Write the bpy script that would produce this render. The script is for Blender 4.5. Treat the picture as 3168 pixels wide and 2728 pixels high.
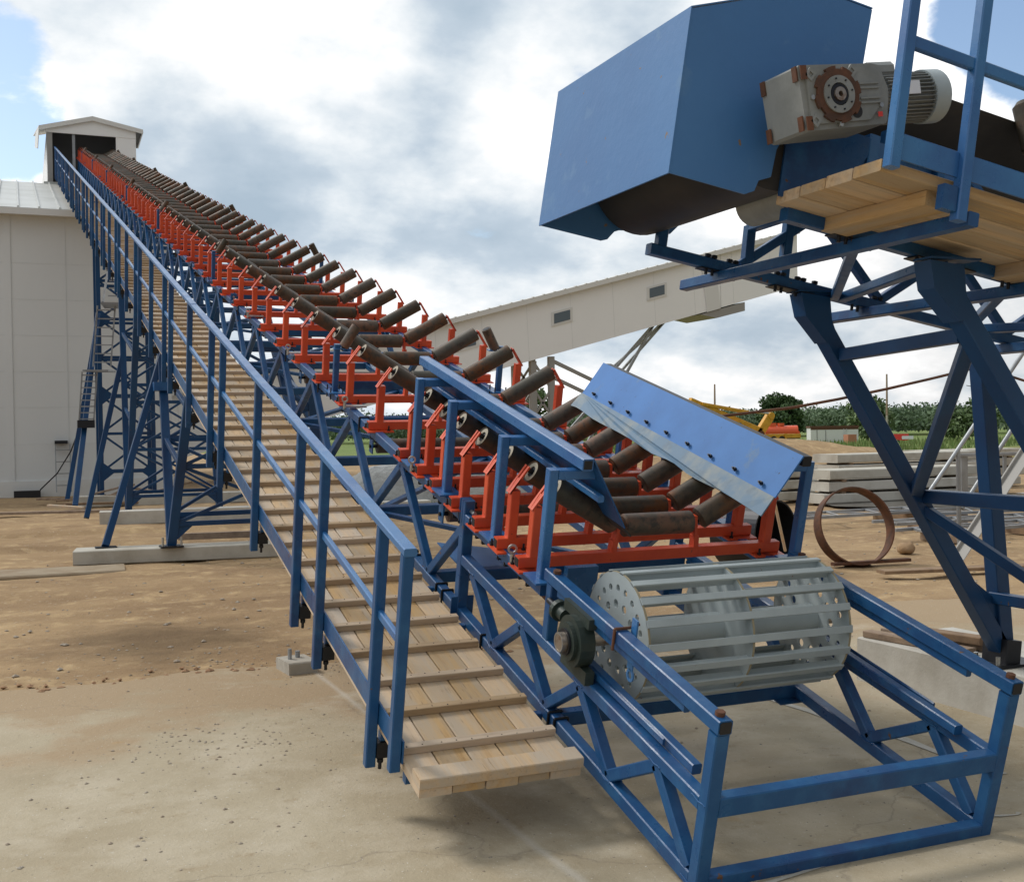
import bpy, math, random
from mathutils import Vector, noise
random.seed(7)
for o in list(bpy.data.objects): bpy.data.objects.remove(o)
S=bpy.context.scene; col=S.collection
R=math.radians; sin=math.sin; cos=math.cos; PI=math.pi
# ---------------------------------------------------------------- camera
cam=bpy.data.cameras.new('camera'); co=bpy.data.objects.new('camera',cam); col.objects.link(co)
cam.sensor_width=36; cam.lens=3600/3168*36; cam.shift_x=0.0028; cam.clip_end=5000; cam.clip_start=.05
yaw,pit,rol=0.39790552,-0.00907868,0.01684594
fwd=Vector((sin(yaw)*cos(pit),cos(yaw)*cos(pit),sin(pit))); rt=Vector((cos(yaw),-sin(yaw),0)); dn=-rt.cross(fwd)
r2=cos(rol)*rt+sin(rol)*dn; d2=-sin(rol)*rt+cos(rol)*dn
from mathutils import Matrix
co.matrix_world=Matrix(((r2.x,-d2.x,-fwd.x,0),(r2.y,-d2.y,-fwd.y,0),(r2.z,-d2.z,-fwd.z,1.8),(0,0,0,1)))
S.camera=co
S.render.resolution_x=1024; S.render.resolution_y=881
S.view_settings.view_transform='Standard'; S.view_settings.look='None'; S.view_settings.exposure=.10; S.view_settings.gamma=1
# ---------------------------------------------------------------- sun and sky
SUN_EL,SUN_AZ=R(48),R(-38)       # azimuth from +Y towards +X
sd=bpy.data.lights.new('sun','SUN'); sd.energy=1.75; sd.angle=R(14); sd.color=(1,.95,.88)
so=bpy.data.objects.new('sun',sd); col.objects.link(so)
sv=Vector((sin(SUN_AZ)*cos(SUN_EL),cos(SUN_AZ)*cos(SUN_EL),sin(SUN_EL)))
so.rotation_euler=sv.to_track_quat('Z','Y').to_euler()
W=bpy.data.worlds.new('World'); S.world=W; W.use_nodes=True
nt=W.node_tree; N=nt.nodes; Lk=nt.links; N.clear()
def wn(t,**k):
    n=N.new(t)
    for a,b in k.items(): setattr(n,a,b)
    return n
def wm(op,a,b=None,c=None,cl=False):
    n=N.new('ShaderNodeMath'); n.operation=op; n.use_clamp=cl
    for i,x in enumerate((a,b,c)):
        if x is None: continue
        if isinstance(x,(int,float)): n.inputs[i].default_value=x
        else: Lk.new(x,n.inputs[i])
    return n.outputs[0]
out=wn('ShaderNodeOutputWorld'); sky=wn('ShaderNodeTexSky',sky_type='NISHITA',sun_disc=False,sun_elevation=SUN_EL,sun_rotation=SUN_AZ)
bgs=wn('ShaderNodeBackground'); bgs.inputs[1].default_value=.15; Lk.new(sky.outputs[0],bgs.inputs[0])
bgc=wn('ShaderNodeBackground'); tc=wn('ShaderNodeTexCoord'); sx=wn('ShaderNodeSeparateXYZ'); Lk.new(tc.outputs['Generated'],sx.inputs[0])
zz=wm('ADD',wm('MAXIMUM',sx.outputs[2],0.0),.42)
cx=wn('ShaderNodeCombineXYZ'); Lk.new(wm('DIVIDE',sx.outputs[0],zz),cx.inputs[0]); Lk.new(wm('DIVIDE',sx.outputs[1],zz),cx.inputs[1])
def wnoise(scale,detail,rough,off,dist=0.0):
    mp=wn('ShaderNodeMapping'); mp.inputs[1].default_value=off; Lk.new(cx.outputs[0],mp.inputs[0])
    n=wn('ShaderNodeTexNoise'); n.inputs['Scale'].default_value=scale; n.inputs['Detail'].default_value=detail; n.inputs['Roughness'].default_value=rough; n.inputs['Distortion'].default_value=dist
    Lk.new(mp.outputs[0],n.inputs[0]); return n.outputs[0]
def wdot(v,lo,hi):
    v=Vector(v).normalized(); d=wn('ShaderNodeVectorMath',operation='DOT_PRODUCT'); Lk.new(tc.outputs['Generated'],d.inputs[0]); d.inputs[1].default_value=v
    m=wn('ShaderNodeMapRange',interpolation_type='SMOOTHSTEP'); Lk.new(d.outputs['Value'],m.inputs[0]); m.inputs[1].default_value=lo; m.inputs[2].default_value=hi; return m.outputs[0]
def pixdir(x,y):
    d=r2*((x-1575)/3600)+d2*((y-1364)/3600)+fwd; return d.normalized()
big=wnoise(1.7,8,.54,(3.1,1.7,0),.0); mid=wnoise(4.2,9,.56,(8.1,4.2,0),.0); sh=wnoise(1.5,5,.5,(.4,6.6,0),.2)
# blue gaps in the cloud cover
gap=wm('ADD',wdot(pixdir(-40,290),.9955,.9999),wdot(pixdir(3210,-20),.9945,.9999))
gapn=wm('SUBTRACT',wm('SUBTRACT',gap,wm('MULTIPLY',wm('SUBTRACT',mid,.5),2.6)),.42); gapm=wn('ShaderNodeMapRange',interpolation_type='SMOOTHSTEP'); Lk.new(gapn,gapm.inputs[0]); gapm.inputs[1].default_value=.0; gapm.inputs[2].default_value=.30
# cloud brightness: dark bellies, bright tops
v=wm('ADD',wm('MULTIPLY',big,.62),wm('MULTIPLY',mid,.55))
def summ(L):
    a=None
    for x,y,lo,k in L:
        t_=wm('MULTIPLY',wdot(pixdir(x,y),lo,.9999),k); a=t_ if a is None else wm('ADD',a,t_)
    return a
dark=summ([(560,300,.988,.11),(900,500,.988,.08),(1400,560,.992,.06),(1230,180,.994,.06),(150,330,.994,.04),(1900,820,.992,.06)])
lite=summ([(980,60,.992,.13),(1650,330,.995,.11),(2850,250,.975,.18),(1500,900,.985,.07),(60,480,.998,.16),(1250,750,.996,.06)])
v=wm('ADD',wm('ADD',wm('SUBTRACT',v,dark),lite),-.005)
ramp=wn('ShaderNodeValToRGB'); Lk.new(v,ramp.inputs[0]); e=ramp.color_ramp.elements
e[0].position=.38; e[0].color=(.40,.50,.60,1); e[1].position=.72; e[1].color=(1.3,1.3,1.3,1)
for p,c in ((.48,(.52,.61,.70,1)),(.535,(.68,.75,.81,1)),(.585,(.84,.88,.91,1)),(.63,(1.0,1.0,1.0,1))): q=e.new(p); q.color=c
# the cloud deck is brightest around the sun and dimmer on the opposite side
sunh=wn('ShaderNodeVectorMath',operation='DOT_PRODUCT'); Lk.new(tc.outputs['Generated'],sunh.inputs[0]); sunh.inputs[1].default_value=Vector((sin(SUN_AZ),cos(SUN_AZ),.55)).normalized()
sf=wn('ShaderNodeMapRange',interpolation_type='SMOOTHSTEP'); Lk.new(sunh.outputs['Value'],sf.inputs[0]); sf.inputs[1].default_value=-.7; sf.inputs[2].default_value=.55; sf.inputs[3].default_value=.34; sf.inputs[4].default_value=1.0
Lk.new(ramp.outputs[0],bgc.inputs[0]); Lk.new(sf.outputs[0],bgc.inputs[1])
mx=wn('ShaderNodeMixShader'); Lk.new(gapm.outputs[0],mx.inputs[0]); Lk.new(bgc.outputs[0],mx.inputs[1]); Lk.new(bgs.outputs[0],mx.inputs[2]); Lk.new(mx.outputs[0],out.inputs[0])
# ---------------------------------------------------------------- materials
def mat(name,base,rough=.5,metal=0.0,var=None,bump=None,coat=0.0,spec=.5,chips=None,rnd=0.0,stretch=None,gloss_var=0.0):
    """var=(scale,colour2,lo,hi[,detail]) world noise blend; bump=(scale,dist); chips=(scale,colour,thr); rnd per-object value shift"""
    m=bpy.data.materials.new(name); m.use_nodes=True; t=m.node_tree; b=t.nodes['Principled BSDF']
    b.inputs['Roughness'].default_value=rough; b.inputs['Metallic'].default_value=metal; b.inputs['Coat Weight'].default_value=coat
    b.inputs['Specular IOR Level'].default_value=spec
    c=t.nodes.new('ShaderNodeRGB'); c.outputs[0].default_value=(*base,1); cur=c.outputs[0]
    if stretch: 
        g=t.nodes.new('ShaderNodeTexCoord').outputs['Object']; mp=t.nodes.new('ShaderNodeMapping'); mp.inputs[3].default_value=stretch; t.links.new(g,mp.inputs[0]); pos=mp.outputs[0]
        oi=t.nodes.new('ShaderNodeObjectInfo'); va=t.nodes.new('ShaderNodeVectorMath'); va.operation='MULTIPLY_ADD'; t.links.new(oi.outputs['Random'],va.inputs[0]); va.inputs[1].default_value=(37,53,71); t.links.new(pos,va.inputs[2]); pos=va.outputs[0]
    else: pos=t.nodes.new('ShaderNodeNewGeometry').outputs['Position']
    def nz(sc,det=5,ro=.6):
        n=t.nodes.new('ShaderNodeTexNoise'); n.inputs['Scale'].default_value=sc; n.inputs['Detail'].default_value=det; n.inputs['Roughness'].default_value=ro; t.links.new(pos,n.inputs[0]); return n.outputs[0]
    def mixc(f,a,col2):
        x=t.nodes.new('ShaderNodeMix'); x.data_type='RGBA'; t.links.new(f,x.inputs[0]); t.links.new(a,x.inputs[6])
        if isinstance(col2,tuple): x.inputs[7].default_value=(*col2,1)
        else: t.links.new(col2,x.inputs[7])
        return x.outputs[2]
    def mr(x,lo,hi,a=0,b_=1):
        n=t.nodes.new('ShaderNodeMapRange'); t.links.new(x,n.inputs[0]); n.inputs[1].default_value=lo; n.inputs[2].default_value=hi; n.inputs[3].default_value=a; n.inputs[4].default_value=b_; return n.outputs[0]
    for vv in (var if isinstance(var,list) else ([var] if var else [])):
        cur=mixc(mr(nz(vv[0],vv[4] if len(vv)>4 else 5),vv[2],vv[3]),cur,vv[1])
    if chips: cur=mixc(mr(nz(chips[0],3,.7),chips[2],chips[2]+.02),cur,chips[1])
    if rnd:
        oi=t.nodes.new('ShaderNodeObjectInfo'); h=t.nodes.new('ShaderNodeHueSaturation'); t.links.new(cur,h.inputs['Color']); t.links.new(mr(oi.outputs['Random'],0,1,1-rnd,1+rnd),h.inputs['Value']); t.links.new(mr(oi.outputs['Random'],0,1,1.15,.75),h.inputs['Saturation']); cur=h.outputs[0]
    t.links.new(cur,b.inputs['Base Color'])
    if gloss_var: t.links.new(mr(nz(6),.3,.7,rough-gloss_var,rough+gloss_var),b.inputs['Roughness'])
    if bump:
        bp=t.nodes.new('ShaderNodeBump'); bp.inputs['Distance'].default_value=bump[1]; bp.inputs['Strength'].default_value=1; t.links.new(nz(bump[0],6,.65),bp.inputs['Height']); t.links.new(bp.outputs[0],b.inputs['Normal'])
    m.diffuse_color=(*base,1); return m
M={}
M['blue']=mat('blue_paint',(.013,.082,.220),.34,0,[(1.1,(.018,.058,.17),.45,.65),(9,(.024,.115,.27),.45,.75),(2.3,(.045,.085,.16),.60,.76)],(45,.0012),spec=.35,chips=(12,(.13,.065,.035),.70),gloss_var=.10)
M['blue2']=mat('light_blue_paint',(.042,.165,.38),.30,0,[(2.2,(.028,.11,.30),.4,.65)],(45,.0006),chips=(18,(.16,.10,.07),.76),gloss_var=.08)
M['hood']=mat('hood_blue_paint',(.055,.175,.40),.42,0,[(.8,(.045,.145,.35),.35,.65),(3.5,(.10,.22,.40),.60,.74)],(5,.004),chips=(13,(.19,.13,.08),.705))
M['skirt']=mat('skirt_blue_paint',(.065,.21,.52),.6,0,[(3,(.055,.175,.44),.4,.7),(7,(.12,.22,.38),.62,.74)],(60,.0004),spec=.3,chips=(30,(.04,.045,.05),.70))
M['tblue']=mat('tower_blue_paint',(.010,.058,.155),.4,0,[(1.3,(.012,.04,.11),.45,.65)],spec=.35,chips=(9,(.10,.06,.04),.72))
M['orange']=mat('orange_red_paint',(.70,.095,.030),.42,0,[(3,(.55,.060,.022),.4,.65),(6,(.42,.10,.06),.62,.75)],(40,.0008),chips=(18,(.14,.05,.03),.70),gloss_var=.08)
M['roller']=mat('rusty_steel_tube',(.085,.060,.038),.50,.25,[(7,(.15,.065,.028),.45,.60),(2.5,(.065,.058,.042),.45,.6),(22,(.05,.04,.03),.5,.65)],(60,.0012),rnd=.2,gloss_var=.12)
M['rollend']=mat('roller_seal',(.38,.34,.26),.6)
M['dark']=mat('dark_steel',(.02,.022,.028),.45,.4)
M['bolt']=mat('zinc_bolt',(.45,.45,.43),.35,.8)
M['rust']=mat('rust',(.14,.055,.026),.8,0,[(9,(.07,.035,.022),.4,.65)],(50,.002))
M['drum']=mat('grey_primer',(.41,.465,.475),.5,0,[(2.5,(.34,.39,.40),.4,.65)],(50,.0005),chips=(24,(.22,.09,.04),.72))
M['edge']=mat('rusty_weld',(.30,.26,.17),.8)
M['shaft']=mat('machined_steel',(.42,.36,.30),.35,.8,[(20,(.24,.14,.09),.5,.65)])
M['bear']=mat('green_cast_iron',(.022,.036,.030),.5,.1,[(8,(.04,.052,.044),.4,.7)],(35,.002))
M['cast']=mat('grey_cast_paint',(.26,.27,.26),.5,0,[(5,(.19,.20,.19),.4,.65)],(35,.0015))
M['belt']=mat('black_rubber',(.022,.020,.018),.6,0,[(4,(.04,.034,.028),.4,.7)])
M['strip']=mat('galvanised_strip',(.10,.19,.29),.6,.0,[(5,(.22,.26,.27),.42,.62),(9,(.10,.16,.22),.55,.7)])
M['wood']=mat('pine_board',(.60,.41,.22),.75,0,[(5,(.47,.30,.15),.48,.72),(1.6,(.50,.40,.29),.38,.60),(11,(.30,.20,.12),.60,.75)],(9,.002),rnd=.16,stretch=(7,.55,7))
M['woodp']=mat('platform_board',(.62,.42,.22),.75,0,[(5,(.40,.25,.13),.45,.66),(1.6,(.50,.38,.25),.38,.60),(11,(.34,.21,.12),.62,.75)],(9,.002),rnd=.16,stretch=(.55,7,7))
M['woodx']=mat('pine_cleat',(.50,.37,.24),.8,0,[(5,(.38,.27,.17),.45,.7)],(9,.002),rnd=.12,stretch=(.7,9,9))
M['woodo']=mat('weathered_board',(.33,.23,.15),.85,0,[(4,(.22,.15,.10),.4,.65)],(12,.003),rnd=.15,stretch=(2,2,2))
M['conc']=mat('concrete',(.42,.39,.33),.88,0,[(2.2,(.33,.30,.25),.4,.65),(14,(.50,.47,.41),.5,.75)],(22,.004),rnd=.06)
M['pale']=mat('pale_concrete',(.54,.52,.46),.85,0,[(1.8,(.40,.37,.31),.45,.7)],(22,.004),rnd=.08)
M['wall']=mat('white_panel',(.72,.74,.74),.55,0,[(.25,(.68,.70,.70),.35,.65)])
M['gal']=mat('cream_panel',(.86,.865,.86),.6,0,[(.2,(.82,.825,.82),.35,.65)])
M['trim']=mat('white_trim',(.68,.68,.66),.5)
M['roof']=mat('ribbed_roof',(.60,.61,.59),.4,.2,[(.7,(.50,.51,.48),.4,.65)])
M['seam']=mat('panel_joint',(.64,.66,.66),.7)
M['inside']=mat('painted_interior_shade',(.03,.03,.035),.8)  # near-black, carries the shade inside the roof housing
M['galv']=mat('galvanised_steel',(.36,.38,.40),.4,.5,[(3,(.26,.27,.28),.4,.65)])
M['trest']=mat('grey_trestle_paint',(.30,.29,.27),.6)
M['glass']=mat('window_glass',(.10,.13,.15),.1,0,spec=.8)
M['yellow']=mat('yellow_paint',(.72,.36,.03),.45,0,[(2,(.55,.26,.02),.4,.65)])
M['redtank']=mat('red_tank_paint',(.72,.10,.03),.35)
M['brick']=mat('reddish_block',(.46,.20,.12),.85)
M['bark']=mat('bark',(.07,.05,.035),.9)
M['leaf']=mat('leaves',(.055,.105,.030),.7,0,[(.35,(.03,.065,.02),.4,.6),(2.5,(.10,.16,.05),.5,.7)])
M['leafy']=mat('willow_leaves',(.13,.19,.075),.7,0,[(.3,(.07,.12,.04),.4,.6)])
M['hazeleaf']=mat('hazy_wood_leaves',(.135,.200,.110),.85,0,[(.03,(.085,.135,.075),.42,.58),(.35,(.18,.24,.14),.5,.7)])  # paler greens, with distance haze mixed into the leaf colour
M['white']=mat('white_label',(.75,.76,.8),.5)
M['red']=mat('red_label',(.7,.05,.04),.5)
M['black']=mat('black_part',(.012,.012,.014),.6)
M['dirtm']=mat('loose_dirt',(.34,.20,.11),.95,0,[(.8,(.26,.145,.08),.4,.65),(6,(.42,.28,.16),.5,.75)],(5,.05))
M['buried']=mat('earth_stained_concrete',(.34,.275,.19),.9,0,[(2.5,(.27,.20,.125),.4,.65)],(22,.006))
M['stone']=mat('stones',(.30,.24,.18),.9,0,[(6,(.42,.38,.32),.4,.7)])
M['foil']=mat('grey_tarpaulin',(.40,.41,.40),.5,0,[(1.2,(.30,.31,.30),.4,.6)],(3,.12))
# ---------------------------------------------------------------- mesh builder
class MB:
    def __init__(s): s.v=[]; s.f=[]; s.sm=[]
    def add(s,vs,fs,sm=False):
        o=len(s.v); s.v+= [tuple(p) for p in vs]; s.f+=[tuple(i+o for i in f) for f in fs]; s.sm+=[sm]*len(fs); return s
    def box(s,x0,x1,y0,y1,z0,z1):
        vs=[(x,y,z) for x in (x0,x1) for y in (y0,y1) for z in (z0,z1)]
        return s.add(vs,[(0,1,3,2),(4,6,7,5),(0,4,5,1),(2,3,7,6),(0,2,6,4),(1,5,7,3)])
    def prof(s,a,b,pts,up=(0,0,1),cap=True,sm=False):
        a=Vector(a); b=Vector(b); d=(b-a).normalized(); up=Vector(up)
        if abs(d.dot(up))>.99: up=Vector((0,1,0)) if abs(d.y)<.9 else Vector((1,0,0))
        x=d.cross(up).normalized(); z=x.cross(d)
        n=len(pts); vs=[a+x*p+z*q for p,q in pts]+[b+x*p+z*q for p,q in pts]
        fs=[(i,(i+1)%n,n+(i+1)%n,n+i) for i in range(n)]; s.add(vs,fs,sm)
        if cap: s.add(vs,[tuple(range(n-1,-1,-1)),tuple(range(n,2*n))])
        return s
    def beam(s,a,b,w,h,up=(0,0,1),c=.005):
        w/=2; h/=2
        p=[(-w+c,-h),(w-c,-h),(w,-h+c),(w,h-c),(w-c,h),(-w+c,h),(-w,h-c),(-w,-h+c)] if c else [(-w,-h),(w,-h),(w,h),(-w,h)]
        return s.prof(a,b,p,up)
    def hollow(s,a,b,w,h,up=(0,0,1),t=.005):   # box section with an open dark end at b
        s.beam(a,b,w,h,up); return s
    def tube(s,a,b,r,n=12,r2=None,cap=True):
        a=Vector(a); b=Vector(b); d=(b-a).normalized(); up=Vector((0,0,1)) if abs(d.z)<.9 else Vector((1,0,0))
        x=d.cross(up).normalized(); z=x.cross(d); r2=r if r2 is None else r2
        vs=[a+(x*cos(2*PI*i/n)+z*sin(2*PI*i/n))*r for i in range(n)]+[b+(x*cos(2*PI*i/n)+z*sin(2*PI*i/n))*r2 for i in range(n)]
        s.add(vs,[(i,(i+1)%n,n+(i+1)%n,n+i) for i in range(n)],True)
        if cap: s.add(vs,[tuple(range(n-1,-1,-1)),tuple(range(n,2*n))])
        return s
    def path(s,pts,r,n=6):
        for a,b in zip(pts,pts[1:]): s.tube(a,b,r,n)
        return s
    def plate(s,pts,off):   # polygon pts extruded by vector off
        pts=[Vector(p) for p in pts]; off=Vector(off); n=len(pts)
        return s.add(pts+[p+off for p in pts],[tuple(range(n-1,-1,-1)),tuple(range(n,2*n))]+[(i,(i+1)%n,n+(i+1)%n,n+i) for i in range(n)])
    def ring(s,c,r0,r1,ax,w,n=32,holes=None):   # flat ring: axis ax vector with length w
        c=Vector(c); ax=Vector(ax).normalized(); up=Vector((0,0,1)) if abs(ax.z)<.9 else Vector((1,0,0)); x=ax.cross(up).normalized(); z=x.cross(ax)
        vs=[]
        for k in (0,1):
            for r in (r0,r1):
                vs+=[c+ax*(w*k)+(x*cos(2*PI*i/n)+z*sin(2*PI*i/n))*r for i in range(n)]
        fs=[]
        for i in range(n):
            j=(i+1)%n
            fs+=[(i,j,n+j,n+i),(2*n+i,3*n+i,3*n+j,2*n+j),(n+i,n+j,3*n+j,3*n+i),(i,2*n+i,2*n+j,j)]
        return s.add(vs,fs)
    def build(s,name,m,parent=None,loc=None):
        me=bpy.data.meshes.new(name); me.from_pydata(s.v,[],s.f); me.materials.append(M[m] if isinstance(m,str) else m)
        me.polygons.foreach_set('use_smooth',s.sm); me.update()
        o=bpy.data.objects.new(name,me); col.objects.link(o)
        if parent: o.parent=parent
        if loc: o.location=loc
        return o
def tag(o,label=None,cat=None,group=None,kind=None):
    if label: o['label']=label
    if cat: o['category']=cat
    if group: o['group']=group
    if kind: o['kind']=kind
    return o
def thing(name,label,cat,loc=(0,0,0),rot=(0,0,0),group=None):
    o=bpy.data.objects.new(name,None); col.objects.link(o); o.location=loc; o.rotation_euler=rot; o.empty_display_size=.1
    return tag(o,label,cat,group)
def kids(o,_c={}): return [c for c in list(bpy.data.objects) if c.parent==o]
def snapshot(o): return (o,[snapshot(c) for c in kids(o)])
def dup(sn,loc=None,label=None,rot=None,parent=None):
    o,ch=sn; c=o.copy(); col.objects.link(c)
    if parent: c.parent=parent
    if loc is not None: c.location=loc
    if rot is not None: c.rotation_euler=rot
    if label: c['label']=label
    for x in ch: dup(x,parent=c)
    return c
TH=R(15); R1=(TH,0,0)
def C1(v,u,w): return Vector((v,u*cos(TH)-w*sin(TH),u*sin(TH)+w*cos(TH)))   # conveyor 1: across, along, normal
PH=R(10); R2=(0,PH,0); O2=Vector((3.13,4.7,3.0))
def C2(t,y,n): return O2+Vector((t*cos(PH)+n*sin(PH),y,-t*sin(PH)+n*cos(PH)))
def ordn(n):
    return '%d%s'%(n,'th' if 10<=n%100<=20 else {1:'st',2:'nd',3:'rd'}.get(n%10,'th'))
# ================================================================ CONVEYOR 1: the long sloping belt line
VL,VR=2.373,3.881; VC=(VL+VR)/2; UEND=53.0
def obeam(a,b,w,h,name,m,parent,up=(0,0,1),c=.005): return MB().beam(a,b,w,h,up,c).build(name,m,parent)
# ---- tail frame (lowest section with the big drum)
tf=thing('tail_frame','blue box-section tail frame resting on the concrete slab around the grey slatted drum','frame',(0,0,0),R1)
for s,(a,b) in ((0,(VL,VL+.062)),(1,(VR-.062,VR))):
    vc=(a+b)/2
    obeam((vc,3.77,-1.015),(vc,3.77,-.335),.062,.062,'end_post','blue',tf,up=(0,1,0))
    obeam((vc,3.80,-.982),(vc,6.5,-.982),.060,.066,'bottom_chord','blue',tf)
    obeam((vc,3.80,-.648),(vc,6.5,-.648),.060,.062,'middle_chord','blue',tf)
    obeam((vc,3.735,-.300),(vc,5.33,-.300),.062,.060,'top_rail','blue',tf)
    MB().beam((vc,3.731,-.300),(vc,3.736,-.300),.050,.048).build('end_shade_plate','black',tf)  # black plate on the solid beam paints the shade inside a tube
    for uu in (3.78,5.25):
        MB().tube((vc,uu,-.270),(vc,uu,-.252),.020,6).build('bolt_head','rust',tf)
    obeam((vc,5.27,-.617),(vc,5.27,-.331),.058,.060,'rail_post','blue',tf,up=(0,1,0))
    sgn=1 if s==0 else -1
    obeam((vc+sgn*.05,3.95,-.600),(vc+sgn*.05,4.92,-.600),.045,.045,'guide_bar','blue',tf)
    obeam((vc+sgn*.012,4.15,-.585 if s==0 else -.590),(vc+sgn*.012,5.0,-.590),.012,.035,'guide_bar','blue',tf)
    obeam((vc-sgn*.0,4.0,-.352),(vc,5.2,-.352),.030,.040,'rail_angle','blue',tf)
    nodes=[(4.14,-.678),(4.52,-.95),(4.87,-.678),(5.21,-.95),(5.57,-.678),(5.92,-.95),(6.3,-.678)]
    pv=(3.83,-.95)
    for nd in nodes:
        obeam((vc,pv[0],pv[1]),(vc,nd[0],nd[1]),.056,.056,'diagonal_brace','blue',tf,up=(0,-(nd[1]-pv[1]),nd[0]-pv[0]))
        pv=nd
for s,(a,b) in ((0,(VL,VL+.062)),(1,(VR-.062,VR))):
    vc=(a+b)/2; wb=MB()
    for nd in nodes+[(3.80,-.648),(3.80,-.982)]:
        for q in (-1,1):
            pts=[(vc+q*.031,nd[0]+.05*cos(t_),nd[1]+.0+(.012 if nd[1]>-.8 else -.008)+.004*sin(3*t_)) for t_ in (0,.8,1.6,2.4,3.14)]
            wb.path(pts,.004,5)
    tag(wb.build('weld_beads','blue',tf),kind='stuff')
def cross(u,w,hh,name='cross_beam',par=tf,m='blue',d=.06): obeam((VL+.06,u,w),(VR-.06,u,w),d,hh,name,m,par)
cross(3.77,-.982,.066); cross(3.77,-.648,.085); cross(5.13,-.985,.075)
MB().box(VR-.18,VR-.02,5.05,5.24,-1.027,-1.019).build('foot_plate','blue',tf)
cross(6.35,-.70,.07)
# ---- main truss
mt=thing('main_truss','long blue lattice truss climbing from the tail frame to the housing on the roof','truss',(0,0,0),R1)
nb=0; late=MB()
for s,vc in ((0,VL+.031),(1,VR-.031)):
    obeam((vc,5.36,-.398),(vc,UEND,-.398),.060,.066,'top_chord','blue',mt)
    obeam((vc,6.53,-.982),(vc,UEND,-.982),.060,.066,'bottom_chord','blue',mt)
    # junction plates with their two bolts
    for k,uj in enumerate((6.46,14.55,22.6,30.7,38.8,46.9)):
        if k==0: obeam((vc,6.49,-1.02),(vc,6.49,-.29),.064,.070,'joint_post','blue',mt,up=(0,1,0))
        [MB().box(vc-q,vc+q,a_,a_+.01,b_,c_).build('joint_plate','blue',mt) for q,a_,b_,c_ in ((.034,uj+.03,-.43,-.29),(.034,uj+.07,-.43,-.29),(.07,uj,-1.02,-.88))]
        MB().tube((vc-.008,uj,-.325),(vc-.008,uj+.12,-.325),.012,8).build('joint_bolt','bolt',mt); MB().tube((vc+.01,uj-.06,-.35),(vc+.01,uj+.05,-.35),.014,6).build('joint_bolt','bolt',mt)
    u=6.56; up_=True; pv=(6.47,-.43); k=0
    while u<UEND-1:
        nx=(7.05+1.335*k,-.95) if up_ else (7.73+1.335*(k-1)+.0,-.43)
        if nx[0]>UEND: break
        w_,n_='blue','diagonal_brace'
        upv=(0,-(nx[1]-pv[1]),nx[0]-pv[0])
        if k<24 : obeam((vc,pv[0],pv[1]),(vc,nx[0],nx[1]),.052,.056,n_,w_,mt,up=upv); nb+=1
        else: late.beam((vc,pv[0],pv[1]),(vc,nx[0],nx[1]),.052,.056,upv,0)
        pv=nx; u=nx[0]
        if up_: k+=1
        up_=not up_
tag(late.build('diagonal_brace','blue',mt),kind='stuff')
for k in range(35):
    cross(7.05+1.335*k,-.985,.075,'bottom_cross_beam',mt)
    if k<34: cross(7.73+1.335*k,-.475,.080,'top_cross_beam',mt,d=.06)
lb=MB()
for k in range(34):
    a,b=(VL+.08,VR-.08) if k%2 else (VR-.08,VL+.08)
    MB().beam((a,7.08+1.335*k,-.99),(b,8.35+1.335*k,-.99),.045,.03,(0,0,1),0).build('wind_brace','blue',mt)
MB().plate([(VL+.1,6.6,-.80),(VR-.3,6.6,-.80),(VL+.1,7.15,-.80)],(0,0,.008)).build('gusset_plate','blue2',mt)
MB().box(VL+.55,VL+.75,6.15,6.2,-.85,-.62).build('scraper_bracket','blue2',mt)
# black U-bolts and clamps along near chords
cl=MB()
for uj,ww in [(5.05+.0,-.982),(5.12,-.982),(6.72,-.982),(6.83,-.982),(6.05,-.982),(7.42,-.982),(7.34,-.982)]+[(8.75+1.68*k+d,-.982) for k in range(12) for d in (0,.06,.12)]+[(8.75+1.335*k,-.398) for k in range(14)]:
    for vc in (VL+.031,VR-.031):
        cl=MB(); h=.038
        cl.path([(vc-.036,uj,ww-.075),(vc-.036,uj,ww+h),(vc+.036,uj,ww+h),(vc+.036,uj,ww-.075)],.007,6)
        if vc<3: cl.build('u_bolt','dark',mt)
# return-belt shaft strip under the truss top chord
MB().tube((VL+.10,5.42,-.50),(VL+.10,6.45,-.455),.014,8).build('scraper_rod','rust',mt)
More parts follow.
